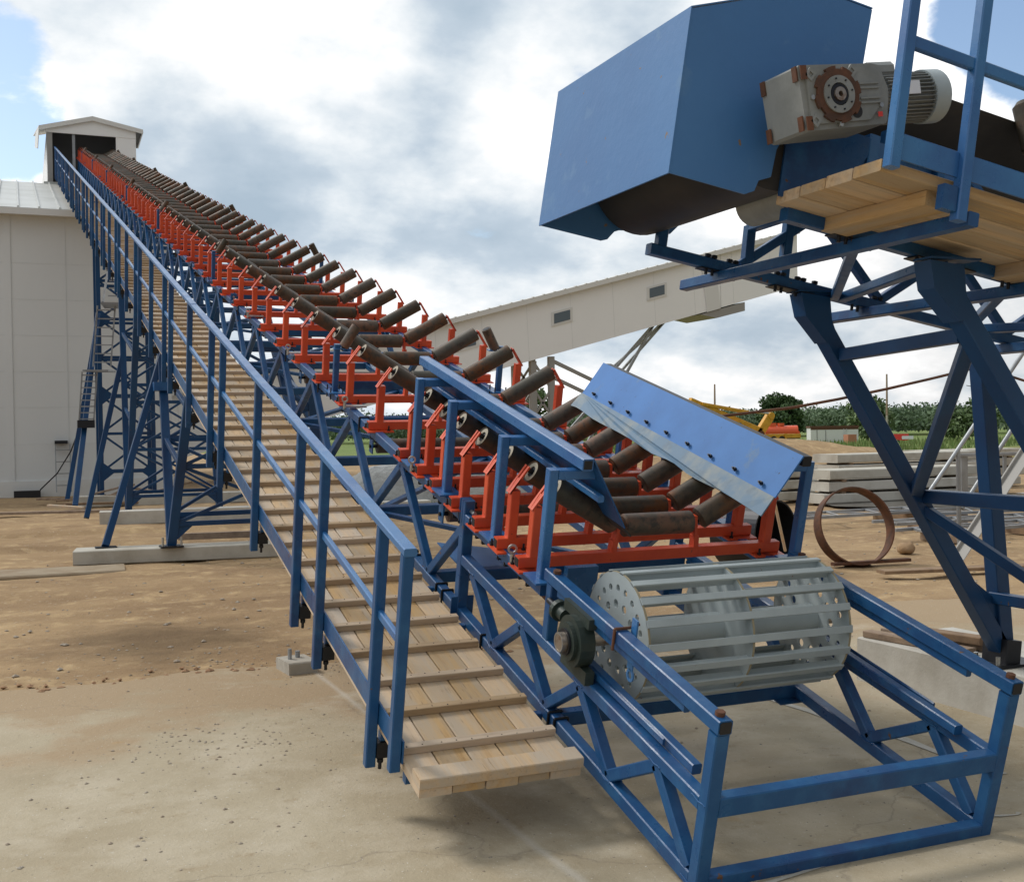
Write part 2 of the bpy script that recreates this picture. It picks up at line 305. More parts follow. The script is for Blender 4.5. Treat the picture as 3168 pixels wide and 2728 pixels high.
# ---- one trough idler (orange frame, three rollers), origin on the chord top at the centreline
def make_idler():
    t=thing('trough_idler','','idler frame',C1(VC+.012,5.595,-.374),R1,'orange three-roller idler frames on the belt line')
    MB().beam((-.80,0,.040),(.80,0,.040),.056,.060,c=.004).build('cross_bar','orange',t)
    for s in (-1,1):
        MB().box(min(s*.62,s*.815),max(s*.62,s*.815),-.075,.075,0,.009).build('foot_plate','orange',t)
        MB().box(min(s*.8005,s*.8025),max(s*.8005,s*.8025),-.022,.022,.018,.062).build('end_shade_plate','black',t)  # black plate stands for the shade inside the hollow bar
        MB().beam((s*.715,0,.069),(s*.715,0,.335),.052,.055,up=(0,1,0),c=.004).build('upright','orange',t)
        # bent forked bracket
        b=MB(); P=[(s*.742,0,.325),(s*.66,0,.452)]
        for q in (-1,1): b.plate([(s*.745,q*.027,.318),(s*.645,q*.027,.462),(s*.645,q*.009,.462),(s*.70,q*.009,.385),(s*.745,0,.318)],(s*.008,0,.006))
        b.plate([(s*.744,-.027,.318),(s*.744,.027,.318),(s*.69,.027,.395),(s*.69,-.027,.395)],(s*.008,0,.006))
        b.build('roller_bracket','orange',t)
        m=MB().plate([(s*.262,-.028,.069),(s*.262,.028,.069),(s*.240,.020,.245),(s*.240,-.020,.245)],(s*-.018,0,0)).beam((s*.252,0,.069),(s*.248,0,.13),.03,.05,up=(0,1,0),c=0)
        m.build('inner_bracket','orange',t)
        a=Vector((s*.632,0,.437)); b_=Vector((s*.266,0,.226)); d=(b_-a).normalized()
        r=MB().tube(a,b_,.061,20,cap=False).tube(a,a+d*.004,.061,20,.054,cap=False).tube(b_,b_+d*.007,.061,20,.048).build('side_roller','roller',t)
        MB().ring(a+d*.006,.030,.056,d,.004,20).build('roller_seal','rollend',r)
        MB().tube(a-d*.02,a+d*.05,.014,8).tube(a+d*.012,a+d*.02,.032,14).build('roller_shaft','dark',r)
        for q in (-1,1):
            MB().tube((s*.655 if q<0 else s*.80,q*.05,-.01),(s*.655 if q<0 else s*.80,q*.05,.045),.006,6).tube((s*.655 if q<0 else s*.80,q*.05,.009),(s*.655 if q<0 else s*.80,q*.05,.018),.012,6).path([(s*.69,q*.05,.0),(s*.69,q*.05,-.075),(s*.757,q*.05,-.075),(s*.757,q*.05,0)],.006,5).build('clamp_bolt','dark',t)
    r=MB().tube((-.200,0,.208),(.205,0,.208),.061,20,cap=False).tube((-.200,0,.208),(-.208,0,.208),.061,20,.048).tube((.205,0,.208),(.213,0,.208),.061,20,.048).build('centre_roller','roller',t)
    MB().tube((-.25,0,.208),(.26,0,.208),.012,8).build('roller_shaft','dark',r)
    return t
idler=make_idler(); sn=snapshot(idler)
us=[.466+(q-.466)*1.013 for q in [5.53,5.82,6.16,6.52,6.88,7.18,7.58]+[8.32+.817*k for k in range(54)]]
for i,uu in enumerate(us):
    lab=('lowest orange idler frame with three rollers, right behind the grey slatted drum' if i==0 else
         '%s orange idler frame from the drum, %s'%(ordn(i+1),'in the close-spaced row between the blue skirt plates' if i<7 else 'counted up the slope of the rusty roller row'))
    if i==0: idler['label']=lab; idler.location=C1(VC+.012,uu,-.374)
    else:
        c=dup(sn,C1(VC+.012+random.uniform(-.005,.005),uu+random.uniform(-.012,.012),-.374),lab); c.rotation_euler=(TH+random.uniform(-.012,.012),0,random.uniform(-.012,.012))
# ---- return rollers slung under the top chord
def make_return():
    t=thing('return_roller','','roller',C1(VC,7.0,-.52),R1,'long flat return rollers under the truss')
    MB().tube((-.66,0,0),(.66,0,0),.055,18).build('roller','roller',t)
    for s in (-1,1): MB().box(min(s*.70,s*.708),max(s*.70,s*.708),-.04,.04,-.05,.10).build('hanger_plate','blue',t); MB().tube((s*.66,0,0),(s*.72,0,0),.014,8).build('shaft_end','dark',t)
    return t
rr=make_return(); sn=snapshot(rr)
ur=[6.98+.0,8.58]+[11.0+2.45*k for k in range(17)]
for i,uu in enumerate(ur):
    lab='%s rusty return roller up from the drum, hanging below the orange frames'%ordn(i+1)
    if i==0: rr['label']=lab; rr.location=C1(VC,uu,-.54)
    else: dup(sn,C1(VC,uu,-.54),lab)
# ---- edge guide rollers on blue posts
def make_guide(s):
    t=thing('guide_roller','','guide roller',C1(VC+s*.725,9.64,-.366),R1,'short upright guide rollers on blue posts')
    MB().box(-.07,.07,-.08,.08,0,.008).build('base_plate','blue2',t)
    MB().beam((0,0,.008),(0,0,.40),.045,.05,up=(0,1,0)).build('post','blue',t)
    MB().plate([(-.03 if s<0 else -.12,-.03,.36),(.12 if s<0 else .03,-.03,.36),(.12 if s<0 else .03,.03,.36),(-.03 if s<0 else -.12,.03,.36)],(0,0,.008)).build('arm','blue2',t)
    a=Vector((-s*.055,0,.375)); d=Vector((-s*.50,0,.866))
    rl=MB().tube(a,a+d*.20,.042,16).build('roller','roller',t)
    MB().tube(a-d*.03,a,.014,8).tube(a+d*.2,a+d*.203,.030,14).build('roller_cap','dark',rl)
    for q in (-1,1): [MB().tube((e_,q*.06,-.05),(e_,q*.06,.05),.006,6).build('clamp_bolt','dark',t) for e_ in (-.05,.05)]
    return t
for s in (-1,1):
    g=make_guide(s); sn=snapshot(g)
    for i in range(7):
        side='walkway side' if s<0 else 'far side'
        lab='%s guide roller on a blue post, %s, counted up from the drum'%(ordn(i+1),side)
        if i==0: g['label']=lab
        else: dup(sn,C1(VC+s*.725,9.64+6.58*i,-.366),lab)
# ---- skirt plates over the loading zone
def skirt(s,name_label):
    t=thing('skirt_board',name_label,'skirt plate',(VC,0,0),R1)
    posts=(5.41,6.04,6.86,7.49)
    for k,uu in enumerate(posts):
        x=-s*(VC-2.405) if s<0 else .80
        x=s*.725 if s<0 else .80
        obeam((x,uu,-.35),(x,uu,.215),.050,.055,'post','blue2',t,up=(0,1,0))
        obeam((x-s*.025,uu,.188),(-.50,uu,.188) if s<0 else (.665,uu,.188),.055,.050,'arm','blue2',t)
        MB().box(x-.07,x+.07,uu-.08,uu+.08,-.360,-.350).build('base_plate','blue2',t)
    u0,u1=(5.30,7.85) if s<0 else (5.36,7.98)
    # edge beam and sloping plate + strip (measured in the plane across the belt)
    if s<0:
        MB().beam((-.590,u0,.262),(-.590,u1,.262),.058,.060).build('edge_beam','blue2',t)
        MB().box(-.612,-.568,u0-.002,u0,.24,.284).build('end_shade_plate','black',t)  # tube's inner shade painted as a black plate
        MB().plate([(-.565,u0,.29),(-.565,u1,.29),(-.35,u1,-.075),(-.35,u0,-.075)],(.006,0,.004)).build('side_plate','blue',t)
        MB().beam((-.50,u0+.0,.085),(-.50,u1,.085),.035,.035).build('lower_bar','blue2',t)
        MB().plate([(-.352,u0+.02,-.075),(-.352,u1-.02,-.075),(-.30,u1-.02,-.13),(-.30,u0+.02,-.13)],(.008,0,.006)).build('rubber_strip','belt',t)
    else:
        def E(a,f,du=0): 
            n_={'t':(.603,5.21,.305),'m':(.455,5.20,.088),'l':(.365,5.18,.002)}[a]; f_={'t':(.663,7.62,.303),'m':(.515,7.61,.086),'l':(.425,7.59,.000)}[a]
            return Vector(n_).lerp(Vector(f_),f)+Vector((0,du,0))
        MB().beam(E('t',0)+Vector((.038,.01,-.035)),E('t',1)+Vector((.038,0,-.035)),.055,.055).build('edge_beam','dark',t)
        MB().plate([E('t',0),E('t',1),E('m',1),E('m',0)],(.007,0,-.005)).build('side_plate','skirt',t)
        pts=[E('m',0)+Vector((-.006,0,.004)),E('m',1)+Vector((-.006,0,.004))]
        for i in range(27):
            f=1-i/26; pts.append(E('l',f)+Vector((.006*sin(i*1.3),.02*sin(i*.8) if 0<i<26 else 0,.007*sin(i*.9)+.004)))
        MB().plate(pts,(.006,0,-.004)).build('rubber_strip','strip',t)
        for i in range(9):
            p_=E('m',.06+.108*i)+Vector((.01,0,.030)); MB().tube(p_,p_+Vector((-.013,0,.009)),.012,6).tube(p_,p_+Vector((-.024,0,.016)),.006,6).build('bolt','dark',t)
    return t
skirt(-1,'light blue skirt plate with hollow edge beam on four bent posts, walkway side')
skirt(1,'wide pale blue skirt plate with worn grey lower strip, far side')
# ---- slatted tail drum
dr=thing('slatted_drum','grey slatted tail drum with perforated end discs and scuffed welds','drum',C1(VC,4.885,-.455),R1)
RD=.305
for xx in (-.565,-.012,.540):
    n=40; hol=[(.205,.020,16,0),(.135,.028,8,.2)] if abs(xx)>.1 else [(.10,.02,6,0)]
    b=MB(); th=.010
    def cell(a0,a1,ra,rb,hr_=0,q=4):
        if not hr_:
            n_=q
            for k in range(n_):
                p0=a0+(a1-a0)*k/n_; p1=a0+(a1-a0)*(k+1)/n_
                b.plate([(0,ra*cos(p0),ra*sin(p0)),(0,rb*cos(p0),rb*sin(p0)),(0,rb*cos(p1),rb*sin(p1)),(0,ra*cos(p1),ra*sin(p1))],(th,0,0))
            return
        am=(a0+a1)/2; rm=(ra+rb)/2; m_=16; inn=[]; outp=[]
        for k in range(m_):
            t_=2*PI*k/m_+PI/m_*0; c_,s_=cos(t_),sin(t_); g_=1/max(abs(c_),abs(s_))
            aa=am+(a1-a0)/2*c_*g_; rr0=rm+(rb-ra)/2*s_*g_; outp.append((rr0*cos(aa),rr0*sin(aa)))
            y_=rm*cos(am)-c_*hr_*sin(am)+s_*hr_*cos(am); z_=rm*sin(am)+c_*hr_*cos(am)+s_*hr_*sin(am); inn.append((y_,z_))
        for k in range(m_):
            l_=(k+1)%m_; b.plate([(0,*inn[k]),(0,*outp[k]),(0,*outp[l_]),(0,*inn[l_])],(th,0,0))
    if abs(xx)>.1:
        for k in range(20): cell(2*PI*k/20,2*PI*(k+1)/20,.205,.262,.017)
        for k in range(12): cell(2*PI*k/12,2*PI*(k+1)/12,.125,.188,.021)
        for k in range(16): cell(2*PI*k/16,2*PI*(k+1)/16,.262,RD); cell(2*PI*k/16,2*PI*(k+1)/16,.188,.205); cell(2*PI*k/16,2*PI*(k+1)/16,.074,.125)
    else:
        for k in range(24): cell(2*PI*k/24,2*PI*(k+1)/24,.074,RD,0,3)
    o=b.build('end_disc' if abs(xx)>.1 else 'middle_disc','drum',dr); o.location=(xx,0,0)
    e2=MB().ring((0,0,0),RD,RD+.003,(1,0,0),.010,64).build('weld_edge','edge',o)
MB().tube((-.56,0,0),(.545,0,0),.075,24,cap=False).build('core_tube','drum',dr)
for i in range(18):
    a=2*PI*i/18+.11; rr_=Vector((0,cos(a),sin(a)))
    tg=Vector((0,-sin(a),cos(a)))
    MB().beam(Vector((-.565,0,0))+rr_*(RD+.004),Vector((.552,0,0))+rr_*(RD+.004),.036,.012,up=rr_,c=.002).beam(Vector((-.56,0,0))+rr_*(RD-.020)+tg*.0,Vector((.545,0,0))+rr_*(RD-.020),.008,.040,up=rr_,c=0).build('slat','drum',dr)
MB().tube((-.80,0,0),(.70,0,0),.036,20).build('shaft','shaft',dr)
def bearing(s,label):
    t=thing('pillow_block',label,'bearing',C1(VC+s*.735,4.885,-.455),R1)
    w=.075
    b=MB().plate([(0,.122*cos(a_),.122*sin(a_)) for a_ in [2*PI*q/20 for q in range(20)][::(1)]],(s*w,0,0)).box(min(0,s*.045),max(0,s*.045),-.135,.13,-.165,-.10).box(min(0,s*.045),max(0,s*.045),-.115,.15,.10,.150)
    b.build('housing','bear',t)
    MB().ring((s*w,0,0),.05,.09,(s,0,0),.02,28).build('bearing_ring','bear',t)
    MB().ring((s*(w+.0),0,0),.046,.062,(s,0,0),.030,28).build('locking_collar','dark',t)
    MB().tube((s*.02,.16,.05),(s*.02,.27,.05),.035,16).ring((s*.02,.22,.05),.035,.052,(0,1,0),.03,18).build('take_up_nut','bear',t)
    MB().tube((s*.02,.25,.05),(s*.02,.36,.05),.016,10).build('take_up_screw','dark',t)
    MB().tube((s*(w-.01),0,0),(s*(w+.055),0,0),.046,28).build('shaft_stub','shaft',t)
    MB().ring((s*(w+.055),0,0),.038,.046,(s,0,0),.002,28).build('shaft_rim','bolt',t)
    return t
bearing(-1,'green cast bearing block on the drum shaft, walkway side')
gh=tag(MB().path([(VL-.006,4.57,-.36),(VL-.006,4.57,-.262),(VL+.068,4.57,-.262),(VL+.115,4.57,-.25)],.007,8).build('wire_hook','rust'),'bent rusty wire hooked over the near blue rail beside the drum','wire'); gh.rotation_euler=R1
lg=tag(MB().box(VL+.07,VL+.078,4.515,4.56,-.445,-.21).ring((VL+.07,4.53,-.47),.018,.030,(1,0,0),.008,18).build('lifting_lug','blue2'),'small light blue steel lug with an eye between near rail and drum','lug'); lg.rotation_euler=R1
# eye nuts
for i,(uu,vv) in enumerate(((5.66,2.34),(7.34,2.33),(9.05,2.33),(11.2,2.34),(13.3,2.34))):
    t=tag(MB().ring((0,0,.055),.016,.026,(0.2,1,0),.010,20).tube((0,0,-.02),(0,0,.03),.012,8).box(.0,.17,-.03,.03,-.006,.006).build('eye_bolt','bolt'),'%s galvanised eye bolt on the near top chord, counted up from the drum'%ordn(i+1),'eye bolt',group='eye bolts on the near chord'); t.location=C1(vv,uu,-.345); t.rotation_euler=R1
# ---- timber walkway
wk=thing('timber_walkway','pine board walkway with cross cleats running up beside the blue truss','walkway',(0,0,0),R1)
bw=.1545; seg=[4.62,7.45,10.6,13.9,17.4,20.9,24.4,27.9,31.4,34.9,38.4,41.9,45.4,48.9,52.3]
for j in range(5):
    off=(0,.45,-.35,.3,-.5)[j]
    for i in range(len(seg)-1):
        a=seg[i]+(off if i else 0)+.004; b=seg[i+1]+off-.004
        if i==0: a=4.62+(.0,.004,-.003,.005,.001)[j]
        o=MB().beam((0,0,0),(0,b-a,0),bw-.006,.044,c=.003).build('plank','wood',wk); o.location=(1.535+bw*(j+.5),a,-.968+random.uniform(-.002,.002))
cs=[4.915+.3395*k+random.uniform(-.012,.012) for k in range(139)]
cm=MB().box(-.385,.395,-.023,.023,-.0,.034).v; lt=MB()
cme=None
for i,uu in enumerate(cs):
    jx=random.uniform(-.012,.012); a=random.uniform(-.007,.007)
    if i<99:
        o=MB().beam((-.362,0,.017),(.392,0,.017),.046,.036,c=.003).build('cleat','woodx',wk); o.location=(1.905+jx,uu,-.946); o.rotation_euler=(0,0,a)
    else: lt.box(1.54+jx,2.30+jx,uu-.023,uu+.023,-.947,-.912)
tag(lt.build('cleat','woodx',wk),kind='stuff')
o=MB().beam((-.370,0,.020),(.405,0,.020),.108,.050,c=.004).build('end_board','wood',wk); o.location=(1.905,4.665,-.944); o.rotation_euler=(0,0,0)
for uu in [4.83,5.22,6.32,6.9,8.2,9.65,10.3,11.75,13.05,13.65,15.05,16.4,17.0]+[18.4+1.5*k for k in range(23)]:
    obeam((1.54,uu,-1.015),(VL,uu,-1.015),.045,.045,'bearer','blue',wk)
nl=MB()
for k in range(26):
    uu=4.915+.3395*k
    for j in range(5):
        for q in (-.035,.035):
            x_=1.535+bw*(j+.5)+q+random.uniform(-.008,.008); nl.tube((x_,uu+random.uniform(-.008,.008),-.914),(x_,uu,-.9105),.0035,6)
tag(nl.build('nail_heads','dark',wk),kind='stuff')
# ---- handrail
hr=thing('handrail','blue steel handrail with mid rail and toe board along the outer edge of the walkway','handrail',(0,0,0),R1)
ps=[(4.86,-.985)]+[(5.22,-1.165)]
for k in range(14): ps+=[(6.30+3.40*k,-1.17),(6.88+3.40*k,-1.17),(8.20+3.44*k,-1.17)]
for uu,w0 in ps:
    if uu>52: continue
    obeam((1.497,uu,w0),(1.497,uu,.028),.050,.050,'post','blue',hr,up=(0,1,0))
    if w0<-1: MB().tube((1.55,uu-.0,-1.19),(1.55,uu,-1.03),.009,6).tube((1.55,uu,-1.155),(1.55,uu,-1.135),.016,6).box(1.523,1.59,uu-.03,uu+.03,-1.12,-1.04).build('clamp_bolt','dark',hr)
a=4.83
for b in [7.9]+[8.0+3.4*k for k in range(1,14)]:
    b=min(b,52.2); dz=random.uniform(-.004,.004)
    obeam((1.500,a,.046),(1.500,b-.002,.046+dz),.058,.036,'top_rail','blue2',hr); a=b
ps2=sorted(p[0] for p in ps if p[0]<52)
for a,b in zip(ps2,ps2[1:]): obeam((1.502,a+.025,-.385),(1.502,b-.025,-.385),.026,.042,'mid_rail','blue2',hr)
a=4.83
for b in [6.59]+[6.59+3.4*k for k in range(1,14)]+[52.2]:
    obeam((1.527,a,-.890),(1.527,b-.004,-.890),.008,.110,'toe_board','blue',hr,c=0); a=b
# ================================================================ CONVEYOR 2: the raised discharge end at the right
cf=thing('conveyor_gantry','dark blue lattice end frame of the raised conveyor under the blue hood','truss',O2,R2)
YN,YF=-.35,.77
for y in (YN,YF):
    n='bottom_chord'
    obeam((.04 if y>0 else .1,y,-.235),(7,y,-.235),.062,.060,n,'blue',cf)
    obeam((.60 if y<0 else .62,y,.24),(7,y,.24),.062,.09,'top_chord','blue2' if y<0 else 'blue',cf)
    pts=[(.62,-.2),(1.1,.2),(1.6,-.2),(2.1,.2),(2.6,-.2),(3.1,.2),(3.6,-.2),(4.1,.2)]
    for a,b in zip(pts,pts[1:]): obeam((a[0],y,a[1]),(b[0],y,b[1]),.05,.05,'diagonal_brace','blue',cf,up=(0,0,1))
obeam((.11,YF,-.205),(.11,YF,-.02),.055,.055,'end_post','blue',cf,up=(0,1,0)); obeam((.14,YN,-.205),(.14,YN,-.02),.055,.055,'end_post','blue',cf,up=(0,1,0))
obeam((.665,YF,-.205),(.655,YF,.03),.055,.055,'upright','blue',cf,up=(0,1,0))
obeam((.915,YF,-.205),(.905,YF,.20),.055,.055,'upright','blue',cf,up=(0,1,0))
obeam((.655,YF,.02),(.60,YN,.02),.05,.05,'cross_bar','blue',cf)
lat=[(.51,YN),(1.30,YF),(1.02,YN)]; 
obeam((.52,YN,-.25),(1.25,YF-.05,-.25),.05,.05,'wind_brace','blue',cf); obeam((1.02,YN,-.25),(1.30,YF-.05,-.25),.05,.05,'wind_brace','blue',cf)
obeam((1.5,YN+.02,-.25),(2.25,YF-.04,-.25),.05,.05,'wind_brace','blue',cf); obeam((2.5,YN,-.25),(2.25,YF-.05,-.25),.05,.05,'wind_brace','blue',cf)
for t_ in (.49,1.49,2.6):
    obeam((t_,1.12,-.300),(t_,-1.10 if t_<2 else -1.1,-.300),.055,.058,'walkway_bearer','blue',cf)
for y in (YN,YF):
    for t_ in (.40,.44,.54,.58,.86,.90,1.00,1.04,1.12,1.4,1.44,1.55,1.59):
        MB().tube((t_,y-.02,-.30),(t_,y-.02,-.185),.009,6).tube((t_,y-.02,-.203),(t_,y-.02,-.188),.018,8).build('clamp_bolt','dark',cf)
    MB().box(.36,.62,y-.035,y+.035,-.272,-.266).build('clamp_plate','dark',cf); MB().box(.84,1.2,y-.05,y+.05,-.273,-.266).build('clamp_plate','dark',cf)
MB().box(.36,1.1,YN-.045,YN-.036,-.05,.20).build('side_bracket','blue2',cf)
MB().plate([(.02,YN-.05,-.18),(.30,YN-.05,-.18),(.52,YN-.05,.20),(.02,YN-.05,.20)],(0,-.012,0)).build('drive_plate','blue',cf)
obeam((.50,YN-.04,-.2),(.50,YN-.04,.22),.06,.05,'drive_post','blue2',cf,up=(0,1,0))
MB().box(.62,.9,YN-.09,YN-.04,.16,.20).box(.62,.66,YN-.09,YN-.04,.02,.16).box(.86,.9,YN-.09,YN-.04,.02,.16).build('motor_bracket','blue',cf)
# hood
hd=thing('discharge_hood','large angular blue sheet-metal hood over the head drum','hood',O2,R2)
near=[(-.56,-.23),(-.18,-.23),(-.135,-.205),(-.12,-.155),(-.06,-.125),(-.05,0),(.02,.16),(.30,.30),(.345,.42),(.36,.76),(.04,.76),(-.56,.485)]
MB().plate([(a,-.45,b) for a,b in near],(0,.008,0)).build('side_plate','hood',hd)
far=[(-.56,-.23),(-.20,-.23),(-.165,-.215),(-.13,-.165),(-.10,-.15),(.14,-.105),(.21,-.10),(.25,-.05),(.27,.0),(.36,.3),(.36,.76),(.04,.76),(-.56,.485)]
MB().plate([(a,.87,b) for a,b in far],(0,-.008,0)).build('side_plate','hood',hd)
MB().box(-.567,-.56,-.452,.872,-.232,.487).build('front_plate','hood',hd)
MB().plate([(-.567,-.452,.487),(.04,-.452,.764),(.04,.872,.764),(-.567,.872,.487)],(0,0,.006)).build('sloping_top','hood',hd)
MB().box(.04,.36,-.452,.872,.764,.770).build('flat_top','hood',hd)
# head drum and scraper roller, belt
hdm=thing('head_drum','large head drum inside the blue hood, its underside showing','drum',C2(.0,0,0),R2)
MB().tube((-.04,-.40,.12),(-.04,.82,.12),.285,40).build('drum_shell','belt',hdm)
MB().tube((-.06,-.62,.13),(-.06,.9,.13),.05,20).build('shaft','shaft',hdm)
sr=thing('snub_roller','grey snub roller below the head drum with a rounded end','roller',C2(.19,0,-.10),R2)
MB().tube((0,-.33,0),(0,.05,0),.10,28).tube((0,.05,0),(0,.08,0),.10,28,.06).build('shell','cast',sr); MB().tube((0,.08,0),(0,.10,0),.03,16).build('end_cap','dark',sr)
bl=thing('conveyor_belt','black rubber belt forming a trough behind the gear motor','belt',O2,R2)
prof=[(-.30,.56),(-.29,.545),(-.08,.30),(.0,.275),(.42,.275),(.50,.30),(.73,.56),(.74,.575),(.50,.315),(.42,.290),(.0,.290),(-.08,.315)]
b=MB(); n=len(prof); ts=[.35,.62,.9,7.0]; vs=[]
for k,t_ in enumerate(ts):
    fl=(.55,.8,1,1)[k]
    vs+=[(t_,y,.38+(z-.38)*fl if k<2 else z) for y,z in prof]
fs=[]
for k in range(3):
    for i in range(n): fs.append((k*n+i,k*n+(i+1)%n,(k+1)*n+(i+1)%n,(k+1)*n+i))
b.add(vs,fs).build('carrying_belt','belt',bl)
for i,t_ in enumerate((1.55,2.4)):
    g=thing('belt_edge_roller','%s small edge roller beside the black belt on the raised conveyor'%('nearer' if i==0 else 'farther'),'guide roller',C2(t_,-.40,.20),R2,'edge rollers on the raised conveyor')
    MB().beam((0,0,0),(0,0,.30),.09,.05,up=(0,1,0)).build('post','blue2',g)
    MB().tube((-.055,.03,.22),(-.10,.08,.44),.055,16).tube((-.055,.03,.22),(-.045,.02,.19),.055,16,.03).tube((-.10,.08,.44),(-.106,.086,.465),.055,16,.03).build('roller','roller',g)
# gear motor
gm=thing('gear_motor','grey gearbox with a rusty flange ring and finned electric motor bolted beside the hood','gear motor',C2(-.050,-.82,.140),(0,PH-R(18),0)); gm.scale=(.93,.93,.93)
g=MB().plate([(-.175,0,-.135),(-.155,0,-.145),(.26,0,-.135),(.275,0,-.12),(.30,0,.02),(.265,0,.125),(.22,0,.135),(-.175,0,.14),(-.185,0,.13)],(0,.27,0))
gb=g.build('gearbox_housing','cast',gm)
MB().plate([(-.150,-.012,-.120),(.17,-.012,-.115),(.24,-.012,-.05),(.24,-.012,.075),(.16,-.012,.118),(-.150,-.012,.118)],(0,.012,0)).build('front_cover','cast',gm)
for z in (.045,.025,-.020,-.040): MB().box(.125,.235,-.020,-.012,z-.004,z+.004).build('cooling_rib','cast',gm)
b=MB(); NN=40
for i in range(NN):
    a0,a1=2*PI*i/NN,2*PI*(i+1)/NN; ro=.125 if (i%5)<3 else .112
    b.plate([(.080*cos(a0),-.026,.080*sin(a0)),(ro*cos(a0),-.026,ro*sin(a0)),(ro*cos(a1),-.026,ro*sin(a1)),(.080*cos(a1),-.026,.080*sin(a1))],(0,.014,0))
rg=b.build('flange_ring','rust',gm); 
MB().ring((0,-.034,0),.050,.082,(0,1,0),.022,36).build('cover_ring','cast',gm)
MB().ring((0,-.032,0),.030,.046,(0,1,0),.02,30).build('oil_seal','dark',gm)
MB().ring((0,-.040,0),.012,.030,(0,1,0),.02,30).build('shaft_end','shaft',gm)
for i in range(8): a=2*PI*i/8+.2; MB().tube((.068*cos(a),-.040,.068*sin(a)),(.068*cos(a),-.033,.068*sin(a)),.004,6).build('cover_bolt','dark',gm)
for x,z in ((-.150,.105),(-.150,-.115),(.075,.112)):
    MB().ring((x+.02,-.018,z-.01 if z>0 else z+.01),.014,.030,(0,1,0),.012,4).build('lifting_pocket','cast',gm)
for z in (.105,-.110):
    for y in (.002,.235): MB().box(-.192,-.185,y,y+.032,z-.032,z+.032).build('machined_pad','rust',gm)
for z in (.105,-.115): MB().box(-.182,-.150,-.018,-.0125,z-.03,z+.03).build('machined_face','rust',gm)
for x,z in ((-.135,-.005),(.0,-.128),(.235,-.055)): MB().tube((x,-.022,z),(x,-.012,z),.011,8).build('plug','bolt',gm)
MB().tube((.10,-.013,-.075),(.10,.0,-.075),.030,20).build('inspection_cap','black',gm)
MB().box(.215,.240,-.0145,-.0125,-.105,-.083).build('warning_label','red',gm)
mo=(.10+.0,)
m0=Vector((.27,.14,.005)); dx=Vector((1,0,.0))
MB().tube(m0,m0+dx*.05,.10,28,.115).build('motor_flange','cast',gm)
MB().tube(m0+dx*.05,m0+dx*.34,.098,32).build('motor_body','cast',gm)
b=MB()
for i in range(36):
    a=2*PI*i/36; r_=Vector((0,cos(a),sin(a))); b.beam(m0+dx*.07+r_*.106,m0+dx*.335+r_*.106,.004,.022,up=r_,c=0)
b.build('cooling_fins','cast',gm)
MB().tube(m0+dx*.335,m0+dx*.42,.124,32).tube(m0+dx*.42,m0+dx*.455,.124,32,.085).build('fan_cowl','drum',gm)
MB().beam(m0+dx*.01+Vector((0,.0,.125)),m0+dx*.15+Vector((0,0,.125)),.13,.07,c=.02).build('terminal_box','cast',gm)
MB().tube(m0+dx*.155+Vector((0,.03,.12)),m0+dx*.19+Vector((0,.03,.11)),.02,12).build('cable_gland','rust',gm)
MB().box(m0.x+.15,m0.x+.235,m0.y-.122,m0.y-.118,-.005,.055).build('rating_plate','white',gm)
# timber platform
tp=thing('timber_platform','pine plank platform seen from below, beside the gear motor','platform',O2,R2)
for j in range(4):
    y0=-1.07+j*.178
    o=MB().beam((0,0,0),(6.5,0,0),.166,.048+.004*(j%2),c=.004).build('plank','wood',tp); o.location=(.03+j*.004,y0+.089,-.182)
    o.data.materials[0]=M['woodp']
for t_ in (.37,1.40,2.5):
    o=MB().beam((0,-1.02,0),(0,-.36,0),.13,.062,c=.003).build('timber_bearer','wood',tp); o.location=(t_,0,-.238)
rl=thing('platform_railing','blue railing and kick plate along the outer edge of the high platform','railing',O2,R2)
for t_ in (.045,.405,1.5,2.6):
    lo=-.20 if t_<.1 else -.33
    obeam((t_,-1.105,lo),(t_,-1.105,1.0),.052,.05,'post','blue2',rl,up=(0,1,0))
    if t_>.1: MB().box(t_-.10,t_-.03,-1.12,-1.08,-.30,-.20).build('clamp','blue',rl)
ts=(.045,.405,1.5,2.6,4.5)
for a,b_ in zip(ts,ts[1:]):
    obeam((a+.026,-1.105,.31),(b_-.026,-1.105,.31),.03,.052,'mid_rail','blue2',rl)
    MB().box(a+.027,b_-.027,-1.10,-1.09,-.155,-.055).build('kick_plate','blue2',rl)
obeam((0.02,-1.105,1.02),(4.5,-1.105,1.02),.05,.04,'top_rail','blue2',rl)
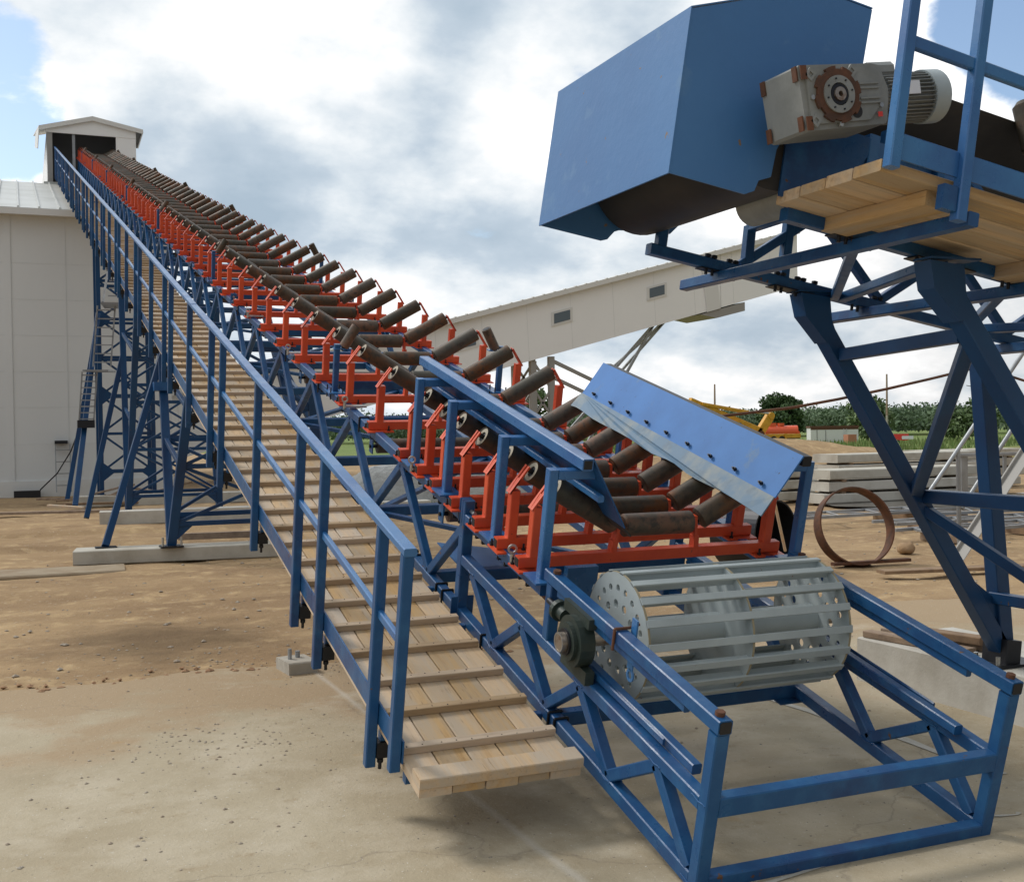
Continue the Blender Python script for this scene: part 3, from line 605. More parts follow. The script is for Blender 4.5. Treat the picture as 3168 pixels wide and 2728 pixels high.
# support legs of the raised conveyor
sp=thing('support_trestle','heavy dark blue V-shaped support legs of the raised conveyor standing on the concrete footing','trestle',(0,0,0))
def leg(p0,p1,w=.095,h=.100,nm='leg'): obeam(p0,p1,w,h,nm,'tblue',sp,up=(0,1,0))
for Y_,k in ((5.47,0),(4.22,1)):
    base=Vector((5.60,Y_,.36)); top=Vector((4.16,Y_,2.50)); sh_=Vector((0,0,0))
    if k: base=Vector((5.60,Y_,.36)); base=Vector((5.53,Y_,.36)); top=Vector((3.93,Y_,2.52))
    leg(base,top); leg(base+Vector((.0,0,.0)),Vector((5.44,Y_,2.28)),.10,.10)
    obeam(base+Vector((-.02,0,-.05)),base+Vector((.0,0,.10)),.20,.12,'foot_bracket','dark',sp,up=(1,0,0))
    MB().box(5.42,5.80,Y_-.13,Y_+.13,.303,.318).build('base_plate','dark',sp)
    for q in (-1,1): [MB().tube((e_,Y_+q*.09,.30),(e_,Y_+q*.09,.37),.014,8).build('anchor_bolt','bolt',sp) for e_ in (5.47,5.75)]
    # head plates
    d=(top-base).normalized()
    MB().plate([(4.08 if not k else 3.86,Y_-.055,2.55),(4.28 if not k else 4.06,Y_-.055,2.53),(4.29 if not k else 4.07,Y_-.055,2.40),(4.33 if not k else 4.11,Y_-.055,2.30),(4.25 if not k else 4.03,Y_-.055,2.27),(4.11 if not k else 3.88,Y_-.055,2.42)],(0,.11,0)).build('head_plate','tblue',sp)
    MB().box(4.06-.2*k,4.36-.2*k,Y_-.06,Y_+.06,2.556,2.566).build('head_flange','tblue',sp)
def yb(p0,p1,w=.06,h=.07,nm='cross_brace'): obeam(p0,p1,w,h,nm,'tblue',sp)
def onleg(f,Y_): 
    b=Vector((5.60,Y_,.36)) if Y_>5 else Vector((5.53,Y_,.36)); t=Vector((4.16,Y_,2.50)) if Y_>5 else Vector((3.93,Y_,2.52)); return b+(t-b)*f
yb(onleg(.86,5.47)+Vector((0,-.06,0)),onleg(.86,4.22)+Vector((0,.06,0)))
yb(onleg(.86,4.22),onleg(.47,5.47),.07,.06); yb(onleg(.44,5.47),onleg(.07,4.22),.06,.06); 
yb(onleg(.47,5.47)+Vector((.05,-.05,0)),onleg(.47,4.22)+Vector((0,.05,0)),.07,.08)
yb((5.52,5.47,.72),(5.52,4.22,.72))
obeam(onleg(.20,5.47)+Vector((.02,0,.0)),(5.57,5.47,.62),.05,.10,'gusset','tblue',sp)
# ================================================================ GROUND
def noise2(x,y,s,o=0): return noise.fractal(Vector((x*s+o,y*s-o,o*.7)),1.0,2.0,5)
def slab_edge(x):   # Y of the rough edge of the concrete apron
    pts=[(-30,9.0),(.5,9.0),(1.1,9.15),(1.9,9.0),(3.0,8.9),(4.4,8.7),(5.3,8.9),(6.2,9.3),(7.8,9.45),(9.3,9.1),(12,9.3),(40,9.4)]
    for (a,b),(c,d) in zip(pts,pts[1:]):
        if a<=x<=c: return b+(d-b)*(x-a)/(c-a)
    return 9.2
def hgt(x,y):
    e=y-slab_edge(max(-30,min(40,x)))
    f=max(0,min(1,e/1.0)); h=-.012+f*.0
    n=noise2(x,y,.55,3.1); n2=noise2(x,y,1.9,1.3)
    rough=f*(.04*n+.010*n2)
    h+=rough
    for yr,dp in ((13.2,.02),(15.0,.02),(20.3,.05),(23.4,.08)):
        q=(y-yr-.12*x*.3-.25*noise2(x,0,.25,yr))/.28
        if abs(q)<2.5 and x<9: h+=dp*(-math.exp(-q*q)+.7*math.exp(-(q-1.5)**2))*f
    # ruts and low dirt banks on the left
    if x<2.5 and y>10:
        g=min(1,(y-10)/2)*max(0,min(1,(2.5-x)/1.5+.3))
        h+=g*(.05*noise2(x*.4,y,.9,8.8)+.03*abs(noise2(x*.3,y,2.2,5.5)))
    # brown bank behind the stacked slabs
    r=math.hypot((x-27)/9,(y-38)/6); 
    if r<1: h+=1.05*(1-r*r)**1.2*(1+.35*noise2(x,y,.35,2.2))
    r=math.hypot((x-44)/16,(y-40)/6)
    if r<1: h+=.7*(1-r*r)**1.5*(1+.3*noise2(x,y,.3,4.2))
    # far ground rises a little behind
    d=math.hypot(x,y)
    if d>60 and x>5: h+=-1.35*min(1,(d-60)/145)*min(1,(x-5)/25)+min(1,(d-60)/150)*.15*noise2(x,y,.02,9)
    # keep the puddle area flat
    r=math.hypot((x-20.6)/7.5,(y-19.8)/4.5)
    if r<1: h=h*(r**4)
    return h
def axis(a,b,step,lo,hi):
    v=[a]; 
    while v[-1]<b: v.append(v[-1]+step)
    s=step; x=v[-1]
    while x<hi: s*=1.13; x+=s; v.append(x)
    s=step; x=v[0]; pre=[]
    while x>lo: s*=1.13; x-=s; pre.append(x)
    return pre[::-1]+v
xs=axis(-5,26,.16,-900,1500); ys=axis(8.4,30,.14,-120,1600)
vs=[(x,y,hgt(x,y)) for y in ys for x in xs]; nx=len(xs)
fs=[(j*nx+i,j*nx+i+1,(j+1)*nx+i+1,(j+1)*nx+i) for j in range(len(ys)-1) for i in range(nx-1)]
# ground material: earth near, grass far
def ground_mat():
    m=bpy.data.materials.new('ground_earth_and_grass'); m.use_nodes=True; t=m.node_tree; b=t.nodes['Principled BSDF']; b.inputs['Roughness'].default_value=.95; b.inputs['Specular IOR Level'].default_value=.2
    g=t.nodes.new('ShaderNodeNewGeometry').outputs['Position']
    def nz(sc,det=6,ro=.6,st=None):
        n=t.nodes.new('ShaderNodeTexNoise'); n.inputs['Scale'].default_value=sc; n.inputs['Detail'].default_value=det; n.inputs['Roughness'].default_value=ro
        if st:
            mp=t.nodes.new('ShaderNodeMapping'); mp.inputs[3].default_value=st; t.links.new(g,mp.inputs[0]); t.links.new(mp.outputs[0],n.inputs[0])
        else: t.links.new(g,n.inputs[0])
        return n.outputs[0]
    def mr(x,lo,hi,a=0,b_=1):
        n=t.nodes.new('ShaderNodeMapRange'); t.links.new(x,n.inputs[0]); n.inputs[1].default_value=lo; n.inputs[2].default_value=hi; n.inputs[3].default_value=a; n.inputs[4].default_value=b_; return n.outputs[0]
    def mix(f,a,c):
        x=t.nodes.new('ShaderNodeMix'); x.data_type='RGBA'; t.links.new(f,x.inputs[0])
        for i,q in ((6,a),(7,c)):
            if isinstance(q,tuple): x.inputs[i].default_value=(*q,1)
            else: t.links.new(q,x.inputs[i])
        return x.outputs[2]
    def ma(op,a,c):
        n=t.nodes.new('ShaderNodeMath'); n.operation=op
        for i,q in enumerate((a,c)):
            if isinstance(q,(int,float)): n.inputs[i].default_value=q
            else: t.links.new(q,n.inputs[i])
        return n.outputs[0]
    e=mix(mr(nz(.45),.4,.62),(.405,.280,.155),(.315,.212,.118))
    e=mix(mr(nz(.9,7,.62,(.18,1.1,1)),.47,.66,0,.6),e,(.24,.155,.085))
    e=mix(mr(nz(2.6),.52,.70),e,(.52,.375,.21))
    e=mix(mr(nz(17,4,.7),.60,.72),e,(.50,.42,.32))
    e=mix(mr(nz(30,3,.7),.64,.70),e,(.13,.09,.06))
    dm=t.nodes.new('ShaderNodeVectorMath'); dm.operation='DISTANCE'; t.links.new(g,dm.inputs[0]); dm.inputs[1].default_value=(1.2,10.7,0); e=mix(mr(ma('ADD',dm.outputs['Value'],ma('MULTIPLY',nz(1.6),2.2)),2.5,1.4,0,.8),e,(.15,.10,.055))
    gr=mix(mr(nz(.12),.4,.6),(.13,.20,.05),(.20,.235,.075)); gr=mix(mr(nz(1.2),.5,.7),gr,(.085,.14,.035))
    ln=t.nodes.new('ShaderNodeVectorMath'); ln.operation='LENGTH'; t.links.new(g,ln.inputs[0])
    sxyz=t.nodes.new('ShaderNodeSeparateXYZ'); t.links.new(g,sxyz.inputs[0])
    f=ma('MULTIPLY',mr(ma('ADD',ln.outputs['Value'],ma('MULTIPLY',nz(.06),26)),60,72),mr(sxyz.outputs[0],24,32))
    c=mix(f,e,gr); t.links.new(c,b.inputs['Base Color'])
    bp=t.nodes.new('ShaderNodeBump'); bp.inputs['Distance'].default_value=.02; t.links.new(ma('ADD',nz(9,8,.7),ma('MULTIPLY',nz(34,4,.7),.5)),bp.inputs['Height']); t.links.new(bp.outputs[0],b.inputs['Normal'])
    return m
me=bpy.data.meshes.new('ground'); me.from_pydata(vs,[],fs); me.materials.append(ground_mat()); me.polygons.foreach_set('use_smooth',[True]*len(fs))
o=bpy.data.objects.new('ground',me); col.objects.link(o); tag(o,kind='structure')
# concrete apron
def apron_mat():
    m=bpy.data.materials.new('apron_concrete'); m.use_nodes=True; t=m.node_tree; b=t.nodes['Principled BSDF']; b.inputs['Roughness'].default_value=.85; b.inputs['Specular IOR Level'].default_value=.3
    g=t.nodes.new('ShaderNodeNewGeometry').outputs['Position']
    def nz(sc,det=6,ro=.6,st=None,off=(0,0,0)):
        n=t.nodes.new('ShaderNodeTexNoise'); n.inputs['Scale'].default_value=sc; n.inputs['Detail'].default_value=det; n.inputs['Roughness'].default_value=ro
        mp=t.nodes.new('ShaderNodeMapping'); mp.inputs[3].default_value=st or (1,1,1); mp.inputs[1].default_value=off; t.links.new(g,mp.inputs[0]); t.links.new(mp.outputs[0],n.inputs[0]); return n.outputs[0]
    def mr(x,lo,hi,a=0,b_=1):
        n=t.nodes.new('ShaderNodeMapRange'); t.links.new(x,n.inputs[0]); n.inputs[1].default_value=lo; n.inputs[2].default_value=hi; n.inputs[3].default_value=a; n.inputs[4].default_value=b_; return n.outputs[0]
    def mix(f,a,c):
        x=t.nodes.new('ShaderNodeMix'); x.data_type='RGBA'; t.links.new(f,x.inputs[0])
        for i,q in ((6,a),(7,c)):
            if isinstance(q,tuple): x.inputs[i].default_value=(*q,1)
            else: t.links.new(q,x.inputs[i])
        return x.outputs[2]
    def ma(op,a,c=0.0):
        n=t.nodes.new('ShaderNodeMath'); n.operation=op
        for i,q in enumerate((a,c)):
            if isinstance(q,(int,float)): n.inputs[i].default_value=q
            else: t.links.new(q,n.inputs[i])
        return n.outputs[0]
    c=mix(mr(nz(.7),.38,.62),(.44,.375,.265),(.37,.305,.205))
    c=mix(mr(nz(2.2,7,.65),.45,.7),c,(.51,.445,.335))
    c=mix(mr(nz(5.5,6,.7,off=(4,2,0)),.58,.72),c,(.36,.285,.185))
    # thin earth carried over the slab towards its far edge
    s=t.nodes.new('ShaderNodeSeparateXYZ'); t.links.new(g,s.inputs[0])
    dd=ma('ADD',mr(s.outputs[1],5.4,8.7),ma('MULTIPLY',ma('SUBTRACT',nz(1.1,8,.62),.5),2.6))
    c=mix(mr(dd,.45,.85,0,.92),c,(.365,.265,.160))
    c=mix(mr(nz(28,3,.7),.66,.70),c,(.14,.13,.12))
    c=mix(mr(nz(55,2,.7),.68,.71),c,(.62,.60,.54))
    vo=t.nodes.new('ShaderNodeTexVoronoi'); vo.feature='DISTANCE_TO_EDGE'; vo.inputs['Scale'].default_value=.33
    vd=t.nodes.new('ShaderNodeVectorMath'); vd.operation='MULTIPLY_ADD'; nn=t.nodes.new('ShaderNodeTexNoise'); nn.inputs['Scale'].default_value=1.4; nn.inputs['Detail'].default_value=7; t.links.new(g,nn.inputs[0])
    t.links.new(nn.outputs['Color'],vd.inputs[0]); vd.inputs[1].default_value=(.9,.9,0); t.links.new(g,vd.inputs[2]); t.links.new(vd.outputs[0],vo.inputs[0])
    c=mix(mr(vo.outputs['Distance'],.0,.0035,.35,0),c,(.17,.14,.11))
    c=mix(mr(nz(.5,7,.7,off=(3,7,0)),.56,.66,0,.5),c,(.56,.51,.41))
    # rust stains
    c=mix(mr(nz(3.2,3,.5,off=(9,1,0)),.70,.78,0,.5),c,(.42,.26,.10))
    # faint joints
    jx=ma('ABSOLUTE',ma('SUBTRACT',ma('ADD',s.outputs[0],ma('MULTIPLY',nz(2,3),.05)),2.05)); c=mix(mr(jx,.0,.035,.45,0),c,(.58,.55,.49))
    t.links.new(c,b.inputs['Base Color'])
    bp=t.nodes.new('ShaderNodeBump'); bp.inputs['Distance'].default_value=.008; t.links.new(ma('ADD',nz(16,8,.7),ma('MULTIPLY',nz(60,4,.7),.4)),bp.inputs['Height']); t.links.new(bp.outputs[0],b.inputs['Normal'])
    return m
b=MB(); X0,X1=-12,26; n=420; top=[]
for i in range(n+1):
    x=X0+(X1-X0)*i/n; y=slab_edge(x)+.10*noise2(x,0,1.4,2)+.04*noise2(x,3,6,2); top.append((x,y))
vs=[]; fs=[]
for i,(x,y) in enumerate(top): vs+=[(x,-3,0),(x,y,0),(x,y+.01,-.12)]
for i in range(n): fs+=[(3*i,3*i+3,3*i+4,3*i+1),(3*i+1,3*i+4,3*i+5,3*i+2)]
b.add(vs,fs); o=b.build('concrete_apron',apron_mat()); tag(o,kind='structure')
# painted/limewash streaks on the apron
def strip(pts,w,m,z=.004,name='painted_line'):
    b=MB(); vs=[]; k=0
    for i,(x,y) in enumerate(pts):
        a=pts[max(0,i-1)]; c=pts[min(len(pts)-1,i+1)]; d=Vector((c[0]-a[0],c[1]-a[1])).normalized(); n_=Vector((-d.y,d.x))*w*(.5+.18*sin(i*2.7))
        vs+=[(x+n_.x,y+n_.y,z),(x-n_.x,y-n_.y,z)]
    b.add(vs,[(2*i,2*i+1,2*i+3,2*i+2) for i in range(len(pts)-1)]); return tag(b.build(name,m),kind='structure')
strip([(4.46,7.3),(4.48,6.91),(4.52,6.37),(4.56,5.98),(4.53,5.75),(4.62,5.25),(4.59,4.93),(4.6,4.5)],.055,'pale',name='lime_line')
strip([(1.9,3.75),(2.7,3.83),(3.06,3.89),(3.36,3.9),(3.6,3.92)],.022,'pale',name='lime_line')
strip([(4.03,4.06),(4.1,4.03),(4.18,4.01),(4.21,4.03)],.020,'pale',name='lime_line')
# pebbles and grit (uncountable)
b=MB()
def pebble(b,x,y,z,r):
    vs=[]; 
    for i in range(6):
        a=i*PI/3+random.random(); vs.append((x+cos(a)*r*random.uniform(.7,1.2),y+sin(a)*r*random.uniform(.7,1.2),z+r*.25))
    vs.append((x,y,z+r*random.uniform(.5,.9))); vs.append((x,y,z-.01))
    b.add(vs,[(i,(i+1)%6,6) for i in range(6)]+[((i+1)%6,i,7) for i in range(6)])
for i in range(420):
    x=random.uniform(-2.5,6.5); y=random.uniform(2.5,9.2)
    if noise2(x,y,.8,4)<-.05 and random.random()<.7: continue
    pebble(b,x,y,0,random.choice((.003,.004,.006,.006,.012)))
for cxx,cyy,k,sg in ((1.0,6.9,170,.35),(.6,5.2,50,.6),(2.3,8.7,120,.3)):
    for i in range(k): pebble(b,random.gauss(cxx,sg),random.gauss(cyy,sg),0,random.uniform(.003,.012))
tag(b.build('grit','stone'),kind='stuff')
b=MB()
for i in range(1500):
    x=random.uniform(-4,17); y=random.uniform(9.5,22)
    if random.random()<(y-9)/14: continue
    pebble(b,x,y,hgt(x,y),random.choice((.010,.014,.02,.03)))
for i in range(120):
    x=random.gauss(1.2,.8); y=9.15+abs(random.gauss(0,.7)); pebble(b,x,y,hgt(x,y),random.uniform(.006,.018))
tag(b.build('loose_stones','stone'),kind='stuff')
b=MB()
for i in range(160):
    x=random.uniform(-4,4.8); y=slab_edge(x)+random.uniform(-.12,.25); pebble(b,x,y,-.005,random.uniform(.012,.04))
tag(b.build('dirt_clods','dirtm'),kind='stuff')
def boxthing(name,m,label,cat,x0,x1,y0,y1,z0,z1,rz=0,group=None,c=.01):
    o=MB().beam((-(x1-x0)/2,0,(z1-z0)/2),((x1-x0)/2,0,(z1-z0)/2),y1-y0,z1-z0,c=c).build(name,m); o.location=((x0+x1)/2,(y0+y1)/2,z0); o.rotation_euler=(0,0,rz); return tag(o,label,cat,group)
# footing under the V legs, planks on it
ft=MB(); n=24; vs=[]
for i in range(n+1):
    y=2.4+(6.62-2.4)*i/n; j=.012*noise2(0,y,2.5)
    vs+=[(5.42+j,y,-.05),(5.43+j,y,.292),(5.445+j,y,.300),(6.30+j,y,.300),(6.33,y,-.05)]
fs=[(5*i+k,5*i+k+1,5*i+k+6,5*i+k+5) for i in range(n) for k in range(4)]+[(0,1,2,3,4),(5*n+4,5*n+3,5*n+2,5*n+1,5*n)]
tag(ft.add(vs,fs).build('concrete_footing','pale'),'long weathered concrete footing block under the V-shaped support legs','footing')
for i,(x0,y0,x1,y1,z,w,h,l) in enumerate(((5.50,6.60,5.62,5.75,.325,.10,.045,'long brown plank lying on the edge of the footing'),(5.68,6.62,5.86,5.72,.325,.12,.05,'second brown plank on the footing, behind the long one'),(5.66,6.30,5.78,5.80,.375,.11,.05,'short brown plank end lying on top of the two footing planks'))):
    tag(MB().beam((x0,y0,z),(x1,y1,z),w,h).build('plank','woodo'),l,'plank')
tag(MB().beam((4.95,3.95,.03),(5.35,4.9,.03),.16,.04).build('plank','woodo'),'brown board lying flat on the concrete beside the footing','plank')
boxthing('concrete_block','conc','rough grey concrete block with bolts under the walkway','block',1.80,2.02,8.64,8.96,-.04,.09,.1)
tag(MB().tube((1.86,8.8,.07),(1.86,8.8,.17),.016,6).build('anchor_bolt','galv'),'taller anchor bolt sticking out of the small concrete block','bolt'); tag(MB().tube((1.93,8.85,.07),(1.93,8.85,.14),.02,6).build('anchor_bolt','galv'),'short thick anchor bolt on the small concrete block','bolt')
# rusty ring and pipe, boulder, planks, beams
rg=tag(MB().ring((0,-.10,0),.496,.514,(0,1,0),.20,64).build('steel_ring','rust'),'thin rusty steel hoop standing upright on the dirt','ring'); rg.location=(9.93,12.15,.475); rg.rotation_euler=(R(-16),0,R(-12))
pp=tag(MB().ring((0,-.35,0),.42,.44,(0,1,0),.7,48).tube((0,.30,0),(0,.34,0),.43,48).build('steel_pipe','dark'),'short dark wide pipe section standing on edge behind the far skirt post','pipe'); pp.location=(8.55,12.4,.44); pp.rotation_euler=(0,0,R(18))
tag(MB().path([(8.0,11.2,1.0),(8.45,11.6,.30)],.018,6).build('wooden_stake','wood'),'thin wooden stake leaning against the dark pipe','stake')
def rock(name,m,loc,r,label,cat='stone'):
    b=MB(); vs=[]; n=14; k=9
    for j in range(k+1):
        for i in range(n):
            a=2*PI*i/n; e_=PI*j/k; d=Vector((sin(e_)*cos(a),sin(e_)*sin(a),cos(e_)*.75)); q=1+.25*noise.noise(d*2+Vector(loc)); vs.append(d*r*q)
    b.add(vs,[(j*n+i,j*n+(i+1)%n,(j+1)*n+(i+1)%n,(j+1)*n+i) for j in range(k) for i in range(n)],True); o=b.build(name,m); o.location=loc; return tag(o,label,cat)
M['rockm']=mat('tan_rock',(.38,.25,.14),.9,0,[(6,(.28,.18,.10),.4,.65)],(14,.02))
rock('boulder','rockm',(11.4,12.85,.06),.12,'small tan boulder on the dirt beside the rusty hoop','boulder')
tag(MB().beam((9.35,10.98,.055),(11.9,10.35,.06),.22,.04).build('plank','woodo'),'long pale plank lying on the dirt beyond the V-shaped legs','plank')
tag(MB().beam((9.5,12.05,.03),(10.6,11.9,.04),.10,.04).build('plank','rust'),'rusty flat bar lying under the steel hoop','bar')
# inclined steel channel and grey tubular frame leaning behind the legs
ib=thing('steel_channel','heavy dusty steel channel leaning up to the right behind the blue legs','beam',(0,0,0))
MB().beam((10.6,11.2,.03),(12.6,11.2,2.25),.10,.012,up=(0,1,0)).beam((10.6,11.15,.03),(12.6,11.15,2.25),.012,.26,up=(0,1,0)).build('web','trest',ib)
gf=thing('scaffold_frame','grey galvanised tube frame with slanting braces behind the blue legs','frame',(12.6,13.1,0))
for x0,z0,x1,z1 in ((0,0,0,1.42),(-.6,.75,1.35,2.9),(.05,.55,1.5,2.2),(1.9,.4,3.2,1.8)): MB().tube((x0,0,z0),(x1,0,z1),.032,8).build('tube','galv',gf)
fe=thing('steel_rail_frame','low grey steel post-and-rail frame standing by the puddle','frame',(17.6,18.4,0))
MB().beam((0,0,1.14),(9,-1.4,1.14),.09,.06).build('top_rail','galv',fe)
for k in range(9): MB().beam((.25+.95*k,-.148*k,.0),(.25+.95*k,-.148*k,1.12),.08 if k%3 else .17,.05,up=(0,1,0)).build('post','galv',fe)
# stacked concrete slabs
k=0
def slab(x,y,z,L,w,h,lab,rz=0):
    o=thing('concrete_beam',lab,'concrete beam',(x,y,z),(0,0,rz),'stacked precast concrete beams')
    MB().beam((-L/2,0,h/2),(L/2,0,h/2),w,h,c=.02).build('body','pale',o)
    for q in (-.40,.40): MB().beam((q*L-.06,0,-.035),(q*L+.06,0,-.035),w*.9,.05,c=0).build('spacer','woodo',o)
rowsn=('bottom','second','third','top','fifth')
for gi,(x,y,L,w,n,name) in enumerate(((18.55,21.4,4.3,.9,3,'the front stack by the rusty hoop'),(20.9,23.8,4.6,1.0,4,'the tall rear stack'),(16.15,22.8,2.2,.8,4,'the low left stack beside the skirt plate'),(24.2,25.0,3.4,1.0,4,'the rear right stack seen behind the legs'))):
    for j in range(n):
        slab(x+random.uniform(-.12,.12),y+random.uniform(-.05,.05),.06+j*(.265 if n<5 else .245),L,w,.21 if n<5 else .195,'%s precast concrete beam in %s'%(('bottom','second','third','fourth','top')[j] if j<n-1 else 'top',name),random.uniform(-.02,.02))
# galvanised lattice parts lying on the dirt
def lattice(x,y,z,L,w,rz,lab):
    t=thing('steel_lattice',lab,'steel lattice',(x,y,z),(0,0,rz),'galvanised lattice panels lying on the dirt')
    b=MB(); 
    for s in (-1,1): b.beam((-L/2,s*w/2,0),(L/2,s*w/2,0),.05,.05,c=0)
    b.build('side_rails','galv',t); b=MB(); m=int(L/w); 
    for i in range(m): b.beam((-L/2+i*L/m,-w/2,0),(-L/2+(i+.5)*L/m,w/2,0),.035,.035,c=0).beam((-L/2+(i+.5)*L/m,w/2,0),(-L/2+(i+1)*L/m,-w/2,0),.035,.035,c=0)
    b.build('lacing','galv',t)
    for q in (-.3,.3): MB().box(q*L-.09,q*L+.09,-w/2,w/2,-z,-.03).build('timber_block','woodo',t)
lattice(13.2,17.0,.20,5.5,.9,R(2),'galvanised lattice panel on timber blocks behind the rusty hoop')
lattice(16.6,16.1,.22,4.4,.9,R(-4),'galvanised lattice panel at the edge of the puddle')
lattice(13.9,13.9,.18,3.2,.7,R(6),'galvanised lattice panel on the dirt behind the blue leg')
lattice(15.2,15.3,.16,4.0,.6,R(-3),'middle galvanised lattice panel between hoop and puddle')
lattice(16.5,13.2,.16,3.0,.5,R(3),'rightmost galvanised lattice panel near the leaning channel')
def wet():
    m=bpy.data.materials.new('puddle_water'); m.use_nodes=True; b=m.node_tree.nodes['Principled BSDF']; b.inputs['Base Color'].default_value=(.10,.085,.07,1); b.inputs['Roughness'].default_value=.03; b.inputs['Specular IOR Level'].default_value=1.0; b.inputs['IOR'].default_value=1.6
    return m
b=MB(); n=60; vs=[(20.5,20,.06)]
for i in range(n): a=2*PI*i/n; r=1+.18*noise.noise(Vector((cos(a)*1.5,sin(a)*1.5,3))); vs.append((20.6+4.6*r*cos(a),20.0+2.0*r*sin(a)-.10*4.6*cos(a),.06))
b.add(vs,[(0,1+i,1+(i+1)%n) for i in range(n)]); tag(b.build('puddle',wet()),kind='structure')
b=MB().add([(14.9,15.2,.03),(20,13.6,.03),(21,15.0,.03),(17.4,16.1,.03)],[(0,1,2,3)]); 
# ---------------------------------------------------------------- left background
pad=thing('concrete_pad','pale concrete strip footing under the nearest blue V-leg support','footing',(2.9,17.62,0),(0,0,R(-7.5)))
MB().beam((-2.22,0,.085),(2.2,0,.085),.62,.20,c=.012).build('body','pale',pad)
tag(MB().beam((-.9,16.75,-.01),(1.28,16.62,-.01),.85,.09,c=.02).build('concrete_plank','buried'),'low earth-stained concrete plank half buried in the dirt at left','slab')
tag(MB().beam((1.5,25.6,.12),(8.5,25.0,.12),.5,.28,c=.01).build('concrete_pad','pale'),'long concrete strip footing farther up, behind the first support','footing')
tag(MB().beam((1.3,32.6,.12),(7.5,32.0,.12),.6,.28,c=.01).build('concrete_pad','pale'),'concrete strip footing near the white wall','footing')
tag(MB().beam((2.2,18.35,.26),(5.0,18.0,.26),.10,.10).build('timber_bar','woodo'),'brown timber bar lying behind the nearest footing','timber')
for i,(x0,y0,x1,y1,z,l) in enumerate(((.6,30.5,1.4,30.2,.12,'yellow board end on the dirt left of the braces'),(.4,34.0,3.2,33.0,.18,'long grey board lying by the white wall'),(2.8,33.9,3.8,33.0,.42,'tilted board on the timber pile by the lattice tower'),(2.7,33.3,3.5,33.4,.3,'lower board of the timber pile by the lattice tower'),(-.8,29.3,4.6,29.0,.10,'very long brown board on the dirt before the wall'),(1.0,31.5,3.0,32.3,.14,'slanting pale board on the dirt below the ladder'))):
    tag(MB().beam((x0,y0,z+hgt(x0,y0)),(x1,y1,z*.5+hgt(x1,y1)),.18,.06).build('board','woodo' if i!=0 else 'wood'),l,'board')
for i in range(9):
    x=1.6+.33*i+random.uniform(-.2,.2); y=33.2+random.uniform(-.8,1.2); a=random.uniform(-.5,.5); L_=random.uniform(.6,1.6)
    tag(MB().beam((x-L_*cos(a)/2,y-L_*sin(a)/2,.14+.05*(i%3)),(x+L_*cos(a)/2,y+L_*sin(a)/2,.20+.10*(i%4)),.14,.05).build('board_offcut','woodo'),'%s timber offcut from the left in the scrap pile at the lattice tower foot'%ordn(i+1),'offcut','timber offcuts by the lattice tower')
# support 1: V trestle at the first footing
def vtrestle(name,label,Yb,xb,zb,ups,dns,rail=True,bay=2):
    t=thing(name,label,'support trestle',(0,0,0))
    for s in (0,1):
        x=xb if s==0 else 2*VC-xb; xt=2.36 if s==0 else 2*VC-2.36
        obeam((x,Yb,zb),(xt-.1*(1-2*s),ups[0],ups[1]),.11,.13,'rear_leg','tblue',t,up=(1,0,0)); obeam((x,Yb,zb),(xt,dns[0],dns[1]),.11,.13,'front_leg','tblue',t,up=(1,0,0))
        MB().box(x-.16,x+.16,Yb-.16,Yb+.16,zb-.01,zb+.012).build('base_plate','dark',t)
        for q in (-1,1): MB().tube((x+q*.13,Yb-.1,zb),(x+q*.13,Yb-.1,zb+.14),.018,6).build('anchor_bolt','bolt',t)
    def L(f,s,leg): 
        x=xb if s==0 else 2*VC-xb; xt=2.36 if s==0 else 2*VC-2.36; e_=ups if leg=='u' else dns
        return Vector((x,Yb,zb))+(Vector((xt-(.1*(1-2*s) if leg=='u' else 0),e_[0],e_[1]))-Vector((x,Yb,zb)))*f
    for leg in ('u','d'):
        fr=[.10,.36,.62,.88] if bay==2 else [.08,.26,.44,.62,.80,.96]
        for k,f_ in enumerate(fr):
            obeam(L(f_,0,leg),L(f_,1,leg),.06,.07,'cross_bar','tblue',t)
            if k<len(fr)-1:
                obeam(L(f_,0,leg),L(fr[k+1],1,leg),.05,.05,'x_brace','tblue',t); obeam(L(f_,1,leg),L(fr[k+1],0,leg),.05,.05,'x_brace','tblue',t)
        for s in (0,1):
            p=L(fr[0],s,leg); q=1 if s==0 else -1; MB().plate([p+Vector((0,-.01,0)),p+Vector((q*.30,-.01,0)),p+Vector((0,-.01,-.26))],(0,.012,0)).build('gusset','tblue',t)
    for f_ in (.36,.62): 
        for s in (0,1): obeam(L(f_,s,'u'),L(f_,s,'d'),.06,.07,'side_tie','tblue',t)
    return t,L
t1,L1=vtrestle('v_leg_support','nearest blue V-leg support of the belt line on the pale strip footing',17.5,2.0,.2,(21.0,4.50),(16.9,3.42))
obeam((1.12,18.0,.2),L1(.68,0,'u'),.10,.12,'outrigger','tblue',t1,up=(0,1,0)); MB().box(.98,1.28,17.86,18.12,.186,.2).build('base_plate','dark',t1)
obeam((2*VC-1.12,18.0,.2),L1(.68,1,'u'),.10,.12,'outrigger','tblue',t1,up=(0,1,0))
p=L1(.56,0,'u'); MB().box(p.x-.16,p.x+.16,p.y-.2,p.y+.25,p.z-.08,p.z+.06).build('splice_box','blue2',t1)
t2,L2=vtrestle('v_leg_support','middle blue V-leg support of the belt line, behind the first',26.6,2.15,.05,(29.0,6.7),(25.2,5.7),bay=3)
obeam((1.30,26.9,.05),L2(.55,0,'u'),.11,.13,'outrigger','tblue',t2,up=(0,1,0))
